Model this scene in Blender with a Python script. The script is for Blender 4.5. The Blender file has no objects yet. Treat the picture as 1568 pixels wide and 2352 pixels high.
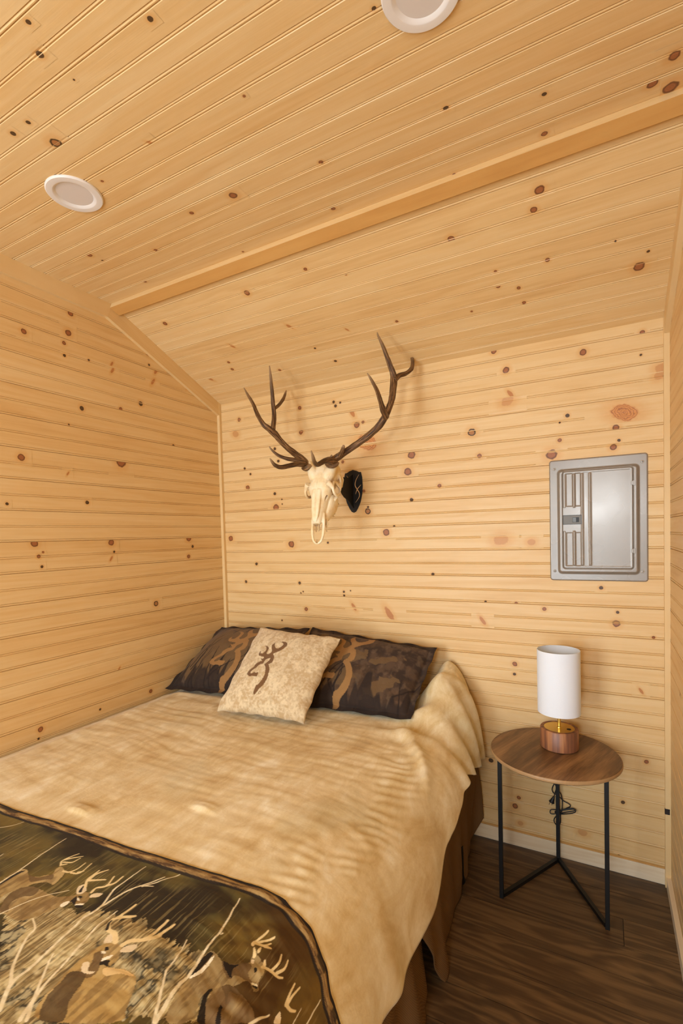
import bpy, bmesh, math, random
import numpy as np
from mathutils import Vector, Matrix
KNOTS={"flat":[[1.012,1.702,"d",0.0068],[0.96,1.647,"d",0.0103],[1.25,1.573,"d",0.0078],[0.969,1.568,"d",0.0033],[1.692,1.345,"d",0.0058],[0.743,1.553,"d",0.0072],[0.669,1.553,"d",0.0086],[0.739,1.474,"r",0.0189],[0.973,1.337,"s",0.0102],[1.033,1.045,"b",0.0162],[0.848,1.051,"b",0.0093],[1.365,1.022,"b",0.0081],[1.758,1.016,"d",0.0083],[1.999,0.926,"d",0.007],[1.985,0.785,"b",0.0102],[2.251,0.815,"b",0.0148],[2.294,0.778,"b",0.0207],[2.292,0.877,"b",0.015],[1.292,0.814,"b",0.0093],[1.711,0.756,"b",0.0071],[0.307,1.071,"b",0.0123],[0.56,0.961,"b",0.0087],[0.317,1.021,"d",0.0054],[0.327,0.817,"b",0.0078],[0.85,0.773,"b",0.0053],[0.717,1.309,"b",0.0056],[1.307,1.32,"b",0.0046]],"slope":[[0.73,0.657,"b",0.0156],[1.051,0.677,"b",0.009],[0.194,0.638,"b",0.0132],[1.644,0.608,"b",0.0144],[1.954,0.68,"b",0.017],[1.929,0.619,"b",0.0132],[1.202,0.599,"b",0.0054],[1.768,0.422,"b",0.0067],[1.766,0.351,"b",0.0104],[1.953,0.41,"b",0.0097],[2.173,0.412,"d",0.0046],[2.275,0.335,"d",0.0061],[2.25,0.28,"b",0.0206],[1.839,0.318,"b",0.0087],[1.849,0.239,"b",0.0089],[1.315,0.302,"b",0.0079],[1.073,0.325,"s",0.0102],[0.812,0.426,"s",0.0167],[0.336,0.307,"b",0.0095],[0.318,0.255,"b",0.0097],[0.438,0.403,"s",0.0158],[0.126,0.224,"s",0.0202],[0.584,0.173,"b",0.0095],[0.919,0.151,"d",0.009],[1.64,0.258,"b",0.0056],[0.86,0.262,"d",0.0066]],"back":[[0.604,2.235,"b",0.0125],[0.826,2.235,"d",0.0096],[0.867,2.225,"d",0.0071],[0.837,2.211,"d",0.0096],[0.16,2.228,"b",0.0134],[0.937,2.16,"s",0.0259],[0.964,2.092,"b",0.0187],[1.001,2.102,"b",0.0093],[0.129,2.144,"f",0.0216],[0.608,2.097,"b",0.015],[1.023,1.992,"g",0.0464],[0.421,2.022,"d",0.0103],[0.444,1.948,"d",0.0103],[0.191,1.927,"d",0.008],[0.234,1.889,"d",0.008],[0.21,1.808,"b",0.016],[0.411,1.758,"d",0.0104],[0.417,1.675,"b",0.0233],[0.46,1.722,"d",0.0051],[0.462,1.694,"d",0.0051],[1.271,1.9,"b",0.0222],[1.248,1.816,"b",0.0223],[0.873,1.902,"b",0.0096],[0.997,1.735,"b",0.0094],[1.016,1.626,"r",0.0187],[1.019,1.648,"d",0.007],[1.265,1.672,"d",0.0111],[0.061,1.499,"b",0.0192],[0.518,1.457,"b",0.023],[0.765,1.461,"d",0.0073],[1.12,1.51,"b",0.0207],[1.166,1.54,"d",0.0068],[0.257,1.34,"d",0.0107],[0.171,1.229,"d",0.0108],[0.567,1.229,"d",0.0102],[0.574,1.171,"d",0.0051],[0.59,1.18,"d",0.0051],[0.858,1.187,"d",0.0073],[0.859,1.166,"d",0.0073],[0.9,1.194,"d",0.0048],[0.607,1.078,"b",0.0126],[0.918,1.105,"s",0.0216],[1.128,1.078,"s",0.0369],[0.434,1.002,"d",0.0065],[1.37,1.292,"d",0.0088],[1.685,2.339,"b",0.0142],[2.057,2.26,"b",0.015],[1.738,2.242,"b",0.0161],[2.274,2.297,"b",0.0107],[1.756,2.13,"s",0.0201],[1.742,2.102,"f",0.0262],[2.209,1.981,"g",0.04],[1.993,1.999,"d",0.0096],[1.962,1.972,"d",0.0048],[1.576,1.977,"r",0.0209],[2.178,1.922,"b",0.0147],[2.189,1.868,"d",0.0073],[2.168,1.842,"b",0.0147],[1.961,1.895,"b",0.0096],[1.927,1.835,"b",0.0253],[1.611,1.861,"b",0.0125],[1.413,1.734,"b",0.0108],[1.704,1.459,"f",0.0287],[1.838,1.447,"f",0.016],[2.118,1.244,"d",0.0094],[1.628,1.163,"d",0.0063],[1.768,1.161,"b",0.0081],[1.89,1.141,"b",0.0099],[2.18,1.14,"d",0.0074],[2.175,1.091,"b",0.0168],[1.613,1.07,"s",0.021],[2.309,1.042,"b",0.0072],[2.34,2.141,"f",0.0211],[2.333,2.113,"f",0.0176],[2.269,2.207,"d",0.0054],[1.758,0.874,"b",0.0123],[1.756,0.826,"d",0.0082],[2.264,0.811,"s",0.0128],[1.641,0.39,"d",0.0127],[2.282,0.511,"b",0.0092],[1.767,0.236,"b",0.0103],[1.751,0.191,"b",0.0145],[2.195,0.316,"d",0.0094],[1.773,0.113,"f",0.0124],[1.65,0.035,"b",0.0127],[1.743,0.065,"b",0.0083],[2.038,0.14,"f",0.0176],[1.983,0.039,"d",0.0059],[2.179,0.074,"d",0.0076],[2.256,0.036,"b",0.0112]],"left":[[0.96,2.543,"b",0.0139],[0.976,2.451,"b",0.0158],[1.172,2.389,"b",0.0128],[0.998,2.398,"b",0.0098],[0.999,2.343,"d",0.0078],[0.88,2.358,"d",0.0062],[0.757,2.377,"s",0.0129],[0.755,2.344,"s",0.0151],[0.536,2.493,"b",0.0093],[0.53,2.437,"d",0.007],[0.485,2.416,"s",0.0189],[0.509,2.353,"s",0.0187],[0.253,2.395,"s",0.0178],[0.594,2.218,"d",0.0137],[0.927,2.123,"d",0.0121],[0.717,2.164,"b",0.0109],[1.207,1.861,"b",0.0163],[0.383,2.03,"d",0.0098],[0.728,1.897,"b",0.0284],[1.272,1.665,"d",0.0071],[0.922,1.687,"d",0.0102],[1.009,1.813,"s",0.0098],[0.993,2.036,"d",0.0049],[1.171,1.501,"b",0.0167],[1.137,1.463,"b",0.0056],[1.156,1.446,"b",0.0093],[0.805,1.496,"b",0.0171],[0.79,1.45,"d",0.0065],[0.808,1.417,"s",0.0128],[0.296,1.507,"b",0.0203],[0.267,1.459,"d",0.0102],[0.301,1.402,"b",0.0127],[1.145,1.401,"d",0.0075],[0.548,1.16,"r",0.0165],[1.185,0.705,"b",0.0131],[0.79,0.868,"s",0.0087],[0.607,0.699,"b",0.0116],[0.904,0.699,"d",0.0063],[1.195,0.668,"d",0.0056]]}
ART={"border":[[419,1538],[490,1536],[629,1522],[750,1510],[865,1506],[996,1502],[1109,1491],[1213,1481],[1272,1473],[1318,1462],[1382,1450],[1453,1446],[1516,1446],[1577,1446],[1609,1454],[1648,1467],[1684,1471],[1735,1493],[1796,1513]],"grass":[[803,1732],[1057,1709],[1151,1683],[1261,1676],[1380,1653],[1453,1652],[1481,1686],[1517,1730],[1190,1927]],"polys":[["d1",[[817,1739],[806,1692],[824,1681],[850,1689],[872,1684],[884,1672],[898,1661],[889,1647],[888,1634],[910,1637],[923,1648],[934,1669],[933,1682],[915,1682],[891,1702],[882,1723],[864,1748],[865,1763]]],["neck",[[849,1689],[874,1685],[891,1670],[900,1659],[914,1670],[900,1681],[883,1698],[876,1702]]],["dark",[[817,1739],[810,1713],[813,1693],[824,1683],[822,1696],[821,1716],[823,1740]]],["d2",[[910,1786],[891,1770],[870,1742],[889,1714],[917,1704],[953,1705],[985,1700],[1011,1682],[1015,1674],[1021,1667],[1036,1660],[1055,1670],[1062,1686],[1068,1695],[1056,1703],[1035,1695],[1025,1715],[1015,1729],[1004,1754],[982,1782],[938,1787]]],["d2dark",[[910,1786],[882,1763],[872,1740],[889,1714],[917,1704],[929,1724],[908,1742],[909,1765],[930,1780]]],["white",[[1021,1717],[1015,1709],[1024,1697],[1030,1705],[1029,1713]]],["dark",[[1022,1686],[1024,1679],[1043,1695],[1043,1699],[1030,1697],[1031,1708]]],["ear",[[1053,1668],[1051,1656],[1068,1646],[1071,1657]]],["ear",[[1011,1672],[1001,1663],[998,1654],[1004,1647],[1026,1657],[1027,1668],[1019,1674]]],["dark",[[1013,1667],[1007,1656],[1006,1650],[1018,1661],[1020,1668]]],["white",[[1046,1697],[1059,1687],[1064,1691],[1053,1699]]],["dark",[[1049,1700],[1064,1691],[1069,1696],[1060,1703]]],["dark",[[1026,1677],[1034,1673],[1039,1677],[1034,1680]]],["white",[[1030,1682],[1039,1682],[1043,1686],[1036,1687]]],["d3",[[1243,1896],[1211,1865],[1205,1828],[1198,1791],[1201,1758],[1207,1743],[1224,1727],[1243,1734],[1254,1750],[1255,1766],[1257,1773],[1283,1760],[1309,1758],[1329,1771],[1352,1805],[1356,1829]]],["d3dark",[[1243,1896],[1216,1865],[1209,1830],[1208,1810],[1228,1801],[1241,1816],[1251,1844],[1276,1877]]],["neck",[[1222,1810],[1225,1794],[1222,1780],[1209,1765],[1221,1755],[1238,1776],[1246,1790],[1241,1806]]],["ear",[[1218,1799],[1210,1790],[1214,1783],[1222,1785],[1229,1795],[1239,1791],[1239,1786],[1241,1795],[1229,1802]]],["ear",[[1204,1740],[1197,1730],[1196,1720],[1200,1713],[1213,1727],[1213,1734]]],["ear",[[1245,1737],[1243,1729],[1249,1721],[1262,1711],[1266,1726],[1254,1736]]],["white",[[1232,1770],[1230,1763],[1239,1751],[1242,1756],[1236,1765]]],["dark",[[1237,1778],[1233,1771],[1239,1763],[1246,1761],[1248,1767],[1257,1771],[1243,1773]]],["dark",[[1214,1746],[1219,1742],[1224,1746],[1220,1750]]],["white",[[1215,1756],[1220,1752],[1226,1754],[1223,1758]]],["pale",[[1250,1777],[1280,1762],[1306,1758],[1309,1763],[1285,1771],[1264,1787]]],["d4",[[1435,1782],[1410,1736],[1404,1703],[1394,1663],[1398,1641],[1412,1636],[1436,1640],[1459,1632],[1489,1606],[1487,1593],[1489,1583],[1520,1583],[1542,1595],[1544,1613],[1557,1627],[1548,1638],[1521,1632],[1506,1656],[1481,1670],[1464,1695],[1461,1717],[1476,1756]]],["dark",[[1404,1699],[1396,1668],[1398,1644],[1408,1641],[1408,1666],[1409,1686]]],["white",[[1405,1702],[1410,1677],[1411,1645],[1416,1648],[1418,1680],[1410,1700]]],["neck",[[1436,1640],[1459,1632],[1486,1608],[1503,1607],[1508,1621],[1533,1627],[1519,1634],[1489,1642],[1481,1656],[1460,1653]]],["dark",[[1439,1639],[1460,1633],[1474,1622],[1471,1638],[1484,1652],[1465,1650]]],["dark",[[1512,1607],[1517,1602],[1523,1606],[1519,1611]]],["white",[[1532,1628],[1544,1619],[1549,1623],[1536,1631]]],["dark",[[1537,1632],[1549,1623],[1552,1629],[1543,1633]]],["ear",[[1497,1602],[1491,1593],[1498,1591],[1504,1599]]],["d5",[[1503,1739],[1479,1718],[1468,1692],[1478,1674],[1497,1662],[1532,1655],[1563,1657],[1590,1665],[1603,1671]]],["dark",[[1525,1724],[1510,1710],[1504,1697],[1512,1696],[1520,1711],[1534,1718]]],["dark",[[1488,1748],[1470,1724],[1459,1703],[1464,1689],[1470,1709],[1487,1725],[1503,1739]]],["d2dark",[[1478,1674],[1497,1662],[1530,1656],[1521,1667],[1502,1672],[1516,1689],[1496,1681]]],["ear",[[1647,1639],[1640,1629],[1639,1620],[1644,1616],[1662,1628]]]],"lines":[["antler",3,[[884,1631],[871,1619],[877,1599],[885,1582]]],["antler",3,[[872,1613],[904,1584]]],["antler",3,[[878,1620],[901,1611],[905,1592]]],["antler",3,[[911,1641],[928,1637],[937,1619],[935,1597]]],["antler",3,[[935,1636],[957,1627],[951,1591]]],["antler",3,[[950,1628],[960,1619]]],["antler",3,[[886,1628],[894,1621]]],["antler",4,[[1014,1651],[997,1634],[995,1617],[993,1601]]],["antler",4,[[1000,1632],[999,1611],[1011,1589]]],["antler",4,[[1001,1634],[1037,1614]]],["antler",4,[[1043,1656],[1041,1641],[1056,1625],[1046,1597]]],["antler",4,[[1056,1625],[1067,1612],[1066,1587]]],["antler",6,[[1220,1727],[1204,1714],[1186,1714],[1171,1705],[1165,1691],[1170,1679],[1171,1636]]],["antler",6,[[1170,1681],[1199,1660]]],["antler",6,[[1237,1726],[1244,1711],[1264,1696],[1265,1669],[1262,1634]]],["antler",6,[[1264,1696],[1277,1680],[1278,1661],[1282,1635]]],["dark",4,[[1180,1714],[1169,1703],[1166,1694]]],["antler",5,[[1491,1585],[1478,1578]]],["antler",5,[[1470,1573],[1468,1565],[1478,1529]]],["antler",5,[[1470,1567],[1504,1528]]],["antler",5,[[1473,1566],[1498,1556],[1507,1541]]],["antler",5,[[1499,1557],[1517,1552]]],["antler",5,[[1492,1574],[1492,1568]]],["antler",5,[[1530,1591],[1554,1583],[1580,1579],[1592,1572]]],["antler",5,[[1554,1583],[1558,1562],[1551,1543]]],["antler",5,[[1571,1576],[1580,1558],[1575,1540]]],["antler",5,[[1530,1584],[1522,1577]]],["antler",5,[[1644,1598],[1635,1579],[1630,1558]]],["antler",5,[[1648,1597],[1645,1578],[1649,1553]]],["antler",5,[[1648,1597],[1664,1595],[1677,1587]]],["branch",5,[[1593,1678],[1606,1659],[1622,1637]]],["branch",3,[[815,1738],[809,1694],[799,1642],[787,1555]]],["branch",6,[[1171,1918],[1134,1880],[1128,1836],[1113,1765],[1103,1714]]],["branch",5,[[1103,1714],[1105,1678],[1083,1627]]],["branch",3,[[1083,1627],[1084,1585],[1085,1536]]],["branch",4,[[1105,1678],[1113,1620],[1133,1586],[1157,1541]]],["branch",3,[[1136,1589],[1153,1564],[1184,1517]]],["branch",3,[[1129,1590],[1158,1576]]],["branch",5,[[1218,1911],[1191,1852],[1174,1785]]],["branch",3.5,[[1174,1785],[1154,1723],[1151,1669]]],["branch",4.5,[[1134,1880],[1092,1854],[1044,1802],[1035,1781],[1000,1765]]],["branch",2.5,[[920,1791],[944,1727],[987,1675]]],["branch",7,[[1418,1792],[1400,1727],[1401,1701]]],["branch",5,[[1401,1701],[1388,1647],[1382,1599]]],["branch",4,[[1382,1599],[1370,1556],[1356,1505]]],["branch",5,[[1415,1794],[1355,1721]]],["branch",3,[[1355,1721],[1347,1684],[1333,1648]]],["branch",4,[[1227,1906],[1157,1828],[1138,1803]]],["branch",3,[[1725,1577],[1722,1524]]],["branch",2,[[1692,1604],[1687,1572]]],["branch",2,[[558,1608],[580,1583],[589,1560]]],["branch",2,[[701,1680],[699,1671]]],["branch",2.5,[[1388,1595],[1386,1600]]]]}
LOGO=[[0.421,0.8298],[0.4341,0.8386],[0.465,0.8408],[0.4913,0.8293],[0.5054,0.8064],[0.5049,0.7737],[0.4824,0.7411],[0.4399,0.706],[0.4014,0.6742],[0.4215,0.6553],[0.4376,0.6147],[0.442,0.5781],[0.4299,0.5528],[0.4175,0.5433],[0.4393,0.5146],[0.4631,0.4655],[0.474,0.4152],[0.4719,0.3687],[0.463,0.3318],[0.446,0.3015],[0.4269,0.2761],[0.416,0.2444],[0.4055,0.2228],[0.3898,0.2181],[0.3802,0.2244],[0.3737,0.3019],[0.4014,0.3311],[0.4241,0.3828],[0.428,0.4194],[0.421,0.46],[0.4043,0.4943],[0.388,0.5184],[0.3715,0.5294],[0.3733,0.5507],[0.3889,0.5739],[0.3958,0.5933],[0.3922,0.6221],[0.3714,0.6125],[0.35,0.5901],[0.3502,0.5609],[0.3422,0.544],[0.3146,0.5298],[0.2938,0.4955],[0.2722,0.4743],[0.2466,0.4395],[0.2636,0.4235],[0.2846,0.4367],[0.2922,0.443],[0.3104,0.4375],[0.345,0.4395],[0.349,0.4219],[0.3445,0.398],[0.3146,0.395],[0.2895,0.3984],[0.2753,0.3898],[0.2454,0.3977],[0.2224,0.4077],[0.2102,0.4243],[0.2137,0.4535],[0.2317,0.4821],[0.2584,0.5093],[0.2615,0.5309],[0.2923,0.5667],[0.3154,0.5681],[0.3114,0.5824],[0.2931,0.5934],[0.2847,0.6083],[0.2996,0.6022],[0.3148,0.6095],[0.3149,0.6229],[0.305,0.6307],[0.2563,0.6331],[0.2323,0.6445],[0.2215,0.662],[0.2221,0.6837],[0.2332,0.6944],[0.2394,0.6751],[0.2517,0.6659],[0.2756,0.6716],[0.289,0.7003],[0.2861,0.7299],[0.2705,0.7524],[0.2438,0.7638],[0.2696,0.766],[0.3006,0.7507],[0.3153,0.7335],[0.3189,0.7069],[0.3145,0.6793],[0.329,0.6649],[0.3504,0.6704],[0.3659,0.6885],[0.3692,0.7105],[0.3477,0.743],[0.3377,0.7745],[0.346,0.7975],[0.3557,0.8151],[0.3656,0.7835],[0.387,0.7534],[0.4085,0.7409],[0.4356,0.7514],[0.4565,0.7758],[0.4603,0.8008],[0.4483,0.8184]]
REG=[0.4513,0.2401]
CAM={"r": [0.8803164272383918, 0.47360366365037393, -0.027249912131543836], "f": [-0.4743397539465259, 0.879585758492464, -0.03647864146574086], "u": [0.006692216387913664, 0.0450384639411722, 0.9989628376499484], "c": [2.1312895367762965, -2.381116825901013, 1.5016034325318872], "fl": 1121.0163895930646, "px": 783.1374827044866, "py": 1270.0086512928413}
ANTLERS=[[[[0.9852,-0.335,1.8332,0.019],[0.9983,-0.33,1.8593,0.0185],[1.0329,-0.32,1.8837,0.0165],[1.0769,-0.3,1.9114,0.015],[1.1365,-0.285,1.948,0.015],[1.1976,-0.275,1.9917,0.0155],[1.2377,-0.27,2.0364,0.016],[1.2576,-0.255,2.0825,0.015],[1.2664,-0.235,2.1374,0.015],[1.266,-0.215,2.2002,0.0165],[1.2651,-0.21,2.2422,0.015],[1.2596,-0.225,2.2796,0.0125],[1.251,-0.25,2.3226,0.01],[1.2422,-0.275,2.3648,0.0075],[1.2323,-0.3,2.4009,0.005],[1.2288,-0.305,2.4184,0.0022]],[[1.2514,-0.28,2.0382,0.015],[1.2622,-0.33,2.0547,0.0135],[1.2713,-0.38,2.0811,0.0105],[1.2737,-0.43,2.1227,0.008],[1.2643,-0.465,2.1602,0.0055],[1.2544,-0.48,2.1825,0.002]],[[1.2696,-0.215,2.2169,0.015],[1.2784,-0.18,2.248,0.012],[1.2982,-0.14,2.266,0.01],[1.3126,-0.1,2.2935,0.0098],[1.3122,-0.07,2.3323,0.009],[1.303,-0.055,2.3658,0.007],[1.2989,-0.05,2.3803,0.003]],[[1.0123,-0.34,1.8479,0.0165],[1.0046,-0.38,1.8526,0.015],[1.0054,-0.44,1.8396,0.012],[1.0076,-0.5,1.8184,0.01],[1.0209,-0.545,1.8229,0.0088],[1.0287,-0.57,1.8433,0.0066],[1.0305,-0.585,1.8662,0.0022]],[[1.0286,-0.325,1.8747,0.011],[1.05,-0.345,1.8904,0.009],[1.0671,-0.36,1.9068,0.0078],[1.0727,-0.365,1.9169,0.0045]],[[0.9667,-0.338,1.8477,0.012],[0.9806,-0.345,1.8337,0.0105],[1.0027,-0.348,1.8302,0.0115],[1.0198,-0.342,1.8364,0.0105],[1.0223,-0.33,1.8446,0.006]],[[0.9817,-0.34,1.8508,0.01],[1.0004,-0.36,1.8672,0.008],[1.0104,-0.37,1.876,0.004]],[[0.9677,-0.34,1.8402,0.01],[0.9796,-0.325,1.8349,0.014],[0.9948,-0.315,1.8406,0.013],[1.0087,-0.315,1.8452,0.008]]],[[[0.848,-0.335,1.8396,0.018],[0.8348,-0.33,1.8658,0.0185],[0.796,-0.325,1.8979,0.0165],[0.7349,-0.31,1.9404,0.0145],[0.6725,-0.295,1.9938,0.0145],[0.6199,-0.285,2.0434,0.0165],[0.5851,-0.28,2.0713,0.015],[0.561,-0.295,2.0977,0.012],[0.5572,-0.33,2.1366,0.01],[0.57,-0.38,2.1749,0.0085],[0.5798,-0.43,2.2055,0.0065],[0.5944,-0.48,2.2293,0.0022]],[[0.6082,-0.28,2.0425,0.015],[0.6071,-0.265,2.0907,0.0125],[0.6024,-0.25,2.1464,0.0115],[0.5993,-0.25,2.2122,0.0102],[0.6047,-0.265,2.2728,0.009],[0.6137,-0.285,2.3305,0.007],[0.6191,-0.3,2.3841,0.0025]],[[0.6006,-0.24,2.1815,0.0085],[0.5929,-0.2,2.2044,0.0085],[0.5739,-0.13,2.2498,0.0085],[0.5592,-0.08,2.2946,0.0075],[0.5482,-0.05,2.3294,0.003]],[[0.8434,-0.35,1.8505,0.015],[0.8434,-0.4,1.8478,0.013],[0.8333,-0.46,1.8343,0.0112],[0.8253,-0.52,1.8215,0.01],[0.8194,-0.56,1.8289,0.008],[0.8173,-0.58,1.8436,0.0055],[0.8161,-0.59,1.8536,0.002]],[[0.8339,-0.34,1.8647,0.014],[0.8173,-0.37,1.8718,0.011],[0.7867,-0.4,1.8772,0.0095],[0.7568,-0.43,1.8902,0.0075],[0.7389,-0.45,1.9085,0.0058],[0.7307,-0.465,1.9251,0.004],[0.726,-0.47,1.9356,0.0018]],[[0.826,-0.335,1.8367,0.008],[0.8415,-0.34,1.8323,0.0125],[0.8613,-0.345,1.8355,0.0135],[0.872,-0.335,1.8465,0.009]]]]
# ---------------------------------------------------------------- numeric helpers
def _h(ix, iy, seed):
    n = (ix.astype(np.int64) * 374761393 + iy.astype(np.int64) * 668265263 + seed * 144269504) & 0xffffffff
    n = ((n ^ (n >> 13)) * 1274126177) & 0xffffffff
    return ((n ^ (n >> 16)) & 0xffff) / 65535.0
def vnoise(x, y, seed=0):
    x = np.asarray(x, float); y = np.asarray(y, float)
    ix = np.floor(x); iy = np.floor(y); fx = x - ix; fy = y - iy
    fx = fx * fx * (3 - 2 * fx); fy = fy * fy * (3 - 2 * fy)
    a = _h(ix, iy, seed); b = _h(ix + 1, iy, seed); c = _h(ix, iy + 1, seed); d = _h(ix + 1, iy + 1, seed)
    return (a + (b - a) * fx) * (1 - fy) + (c + (d - c) * fx) * fy
def fbm(x, y, seed=0, oct=4):
    t = 0.0; a = .5; f = 1.0
    for k in range(oct):
        t = t + a * vnoise(np.asarray(x) * f, np.asarray(y) * f, seed + 17 * k); a *= .5; f *= 2.03
    return t / (1 - .5 ** oct)
def sstep(a, b, x):
    t = np.clip((np.asarray(x, float) - a) / (b - a), 0, 1); return t * t * (3 - 2 * t)

# ---------------------------------------------------------------- the bed cover as one surface: s runs across the bed and down its side, v from head to foot
S_FLAT = 1.20
S_MAX = 1.95
Z_BED = .678
def cover(s, v, detail=True):
    s = np.asarray(s, float); v = np.asarray(v, float)
    s, v = np.broadcast_arrays(s, v)
    xh = np.interp(v, [0, .05, .33, .6, 2.2], [1.615, 1.62, 1.64, 1.66, 1.68])
    zh = np.interp(v, [0, .06, .18, .33, .45, .62, .95, 1.2, 1.4, 2.2], [.45, .44, .46, .485, .53, .485, .363, .33, .36, .36])
    w = sstep(.46, .08, v)
    w2 = w * sstep(1.26, 1.47, s)
    zt = Z_BED + .215 * w2
    x = .022 + s
    z = np.array(zt)
    t = np.clip((s - S_FLAT) / (S_MAX - S_FLAT), 0, 1)
    x0 = .022 + S_FLAT
    p0x, p0z = x0, zt
    p1x, p1z = x0 + .30, zt + .01 * w2
    p2x, p2z = xh - .055 + .02 * w, zh + (zt - zh) * .78
    p3x, p3z = xh, zh
    u = 1 - t
    bx = u**3 * p0x + 3*u*u*t * p1x + 3*u*t*t * p2x + t**3 * p3x
    bz = u**3 * p0z + 3*u*u*t * p1z + 3*u*t*t * p2z + t**3 * p3z
    over = s > S_FLAT
    x = np.where(over, bx, x); z = np.where(over, bz, z)
    y = -.03 - v
    # foot end
    q = np.clip(v - 1.99, 0, None)
    z = np.maximum(z - 3.5 * q * q / (q + .06), np.minimum(z, .34)); y = y + .75 * q
    # puffiness against the left wall and soft swells
    edge = sstep(.0, .10, s)
    z = z - .022 * (1 - edge)
    if detail:
        top = 1 - t
        z = z + .014 * (fbm(s * 3.1, v * 3.3, 5, 2) - .5) * edge * (1 - .5 * t)
        # wrinkles running across the bed, stronger on the left half and behind the pillows
        wr = fbm(s * 2.2 + 3, v * 15 + 2.5 * fbm(s * 2, v * 2, 9, 2), 21, 3) - .5
        z = z + .010 * wr * edge * sstep(1.62, .9, v) * sstep(1.5, 1.0, s)
        wf = fbm(s * 3.5 - v * 2, v * 38 + 4 * fbm(s * 3, v * 3, 19, 2), 25, 3) - .5
        z = z + .0055 * wf * edge * sstep(.30, .62, fbm(s * 2.5, v * 3, 29, 2) + .08)
        # quilting dimples
        for (ds, dv) in ((.685, 1.43), (1.03, 1.26)):
            r2 = ((s - ds) / .055) ** 2 + ((v - dv) / .014) ** 2
            z = z + .010 * np.exp(-r2) + .011 * np.exp(-((s - ds) / .045) ** 2 - ((v - dv - .020) / .009) ** 2)
        # puckers along the shoulder of the bed
        pk = np.sin((v * 150 + s * 70 + 16 * fbm(s * 4, v * 5, 31, 2)))
        band = np.exp(-((t - .40) / .17) ** 2) * sstep(.45, .75, v) * sstep(.42, .70, fbm(s * 7, v * 6, 44, 2) + .10)
        z = z + .0023 * pk * band; x = x + .0018 * pk * band
        pk2 = fbm(s * 9 + v * 8, v * 16 - s * 5, 63, 2) - .5
        z = z + .008 * pk2 * np.exp(-((t - .3) / .3) ** 2) * sstep(.3, .6, v)
        # hanging folds down the side
        hang = sstep(.38, .95, t)
        fo = np.sin(v * 17 + 2.2 * fbm(v * 3, s * 1.5, 3, 2) * 3)
        x = x + hang * (.007 * fo + .012 * (fbm(v * 6, s * 2, 77, 2) - .5)) * (.4 + .6 * sstep(.3, .9, v))
        # strong folds at the head corner
        fh = np.sin(v * 46 + 1.2 * s + 2.0) 
        x = x + .018 * fh * sstep(.30, .8, t) * sstep(.58, .45, v)
        z = z + .016 * np.sin(v * 40 + 5 * s) * np.exp(-((t - .28) / .2) ** 2) * sstep(.62, .45, v)
        # one long diagonal fold on the shoulder
        dd = (v - (.50 + .55 * (t - .25)))
        z = z + .020 * np.exp(-(dd / .045) ** 2) * sstep(.1, .3, t) * sstep(.75, .5, t)
    return np.stack([x, y, z], -1)
# ---------------------------------------------------------------- scene basics
scene = bpy.context.scene
COL = scene.collection
W, ZC, ZR, YR = 2.366, 2.34, 2.6613, 0.755       # room width, wall height at the back, flat ceiling height, run of the slope
Y_END = -4.3
rng = random.Random(7)

def lin(c):
    return tuple(((x / 255) / 12.92 if x / 255 <= .04045 else ((x / 255 + .055) / 1.055) ** 2.4) for x in c)
def rgba(c): return lin(c) + (1,)

def new_mesh(name, verts, faces, mats=None, smooth=False, mat_idx=None, attrs=None):
    me = bpy.data.meshes.new(name)
    if isinstance(faces, np.ndarray):
        V = np.asarray(verts, np.float32); F_ = np.ascontiguousarray(faces, np.int32); nf = len(F_)
        me.vertices.add(len(V)); me.vertices.foreach_set('co', V.ravel())
        me.loops.add(nf * 4); me.loops.foreach_set('vertex_index', F_.ravel())
        me.polygons.add(nf); me.polygons.foreach_set('loop_start', np.arange(nf, dtype=np.int32) * 4)
        me.update(calc_edges=True)
    else:
        me.from_pydata([tuple(map(float, v)) for v in verts], [], [tuple(map(int, f)) for f in faces])
    for m in (mats if isinstance(mats, (list, tuple)) else [mats]):
        if m: me.materials.append(m)
    if smooth: me.polygons.foreach_set('use_smooth', [True] * len(me.polygons))
    if mat_idx is not None: me.polygons.foreach_set('material_index', mat_idx)
    if attrs:
        for k, (ty, data) in attrs.items():
            a = me.attributes.new(k, ty, 'POINT')
            if ty == 'FLOAT_VECTOR': a.data.foreach_set('vector', np.asarray(data, np.float32).ravel())
            elif ty == 'FLOAT_COLOR': a.data.foreach_set('color', np.asarray(data, np.float32).ravel())
            else: a.data.foreach_set('value', np.asarray(data, np.float32).ravel())
    me.update()
    return me
def link(name, me, parent=None, kind=None, label=None, cat=None, group=None, loc=None):
    o = bpy.data.objects.new(name, me); COL.objects.link(o)
    if parent is not None:
        o.parent = parent
        if parent.location.length > 0 or parent.parent is not None:
            bpy.context.view_layer.update()
            o.matrix_parent_inverse = parent.matrix_world.inverted()
    if loc is not None: o.location = tuple(loc)
    if kind: o['kind'] = kind
    if label: o['label'] = label
    if cat: o['category'] = cat
    if group: o['group'] = group
    return o
def thing(name, label, cat, loc, group=None):
    o = bpy.data.objects.new(name, None); COL.objects.link(o); o.location = loc
    o.empty_display_size = .05
    o['label'] = label; o['category'] = cat
    if group: o['group'] = group
    bpy.context.view_layer.update()
    return o

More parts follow.
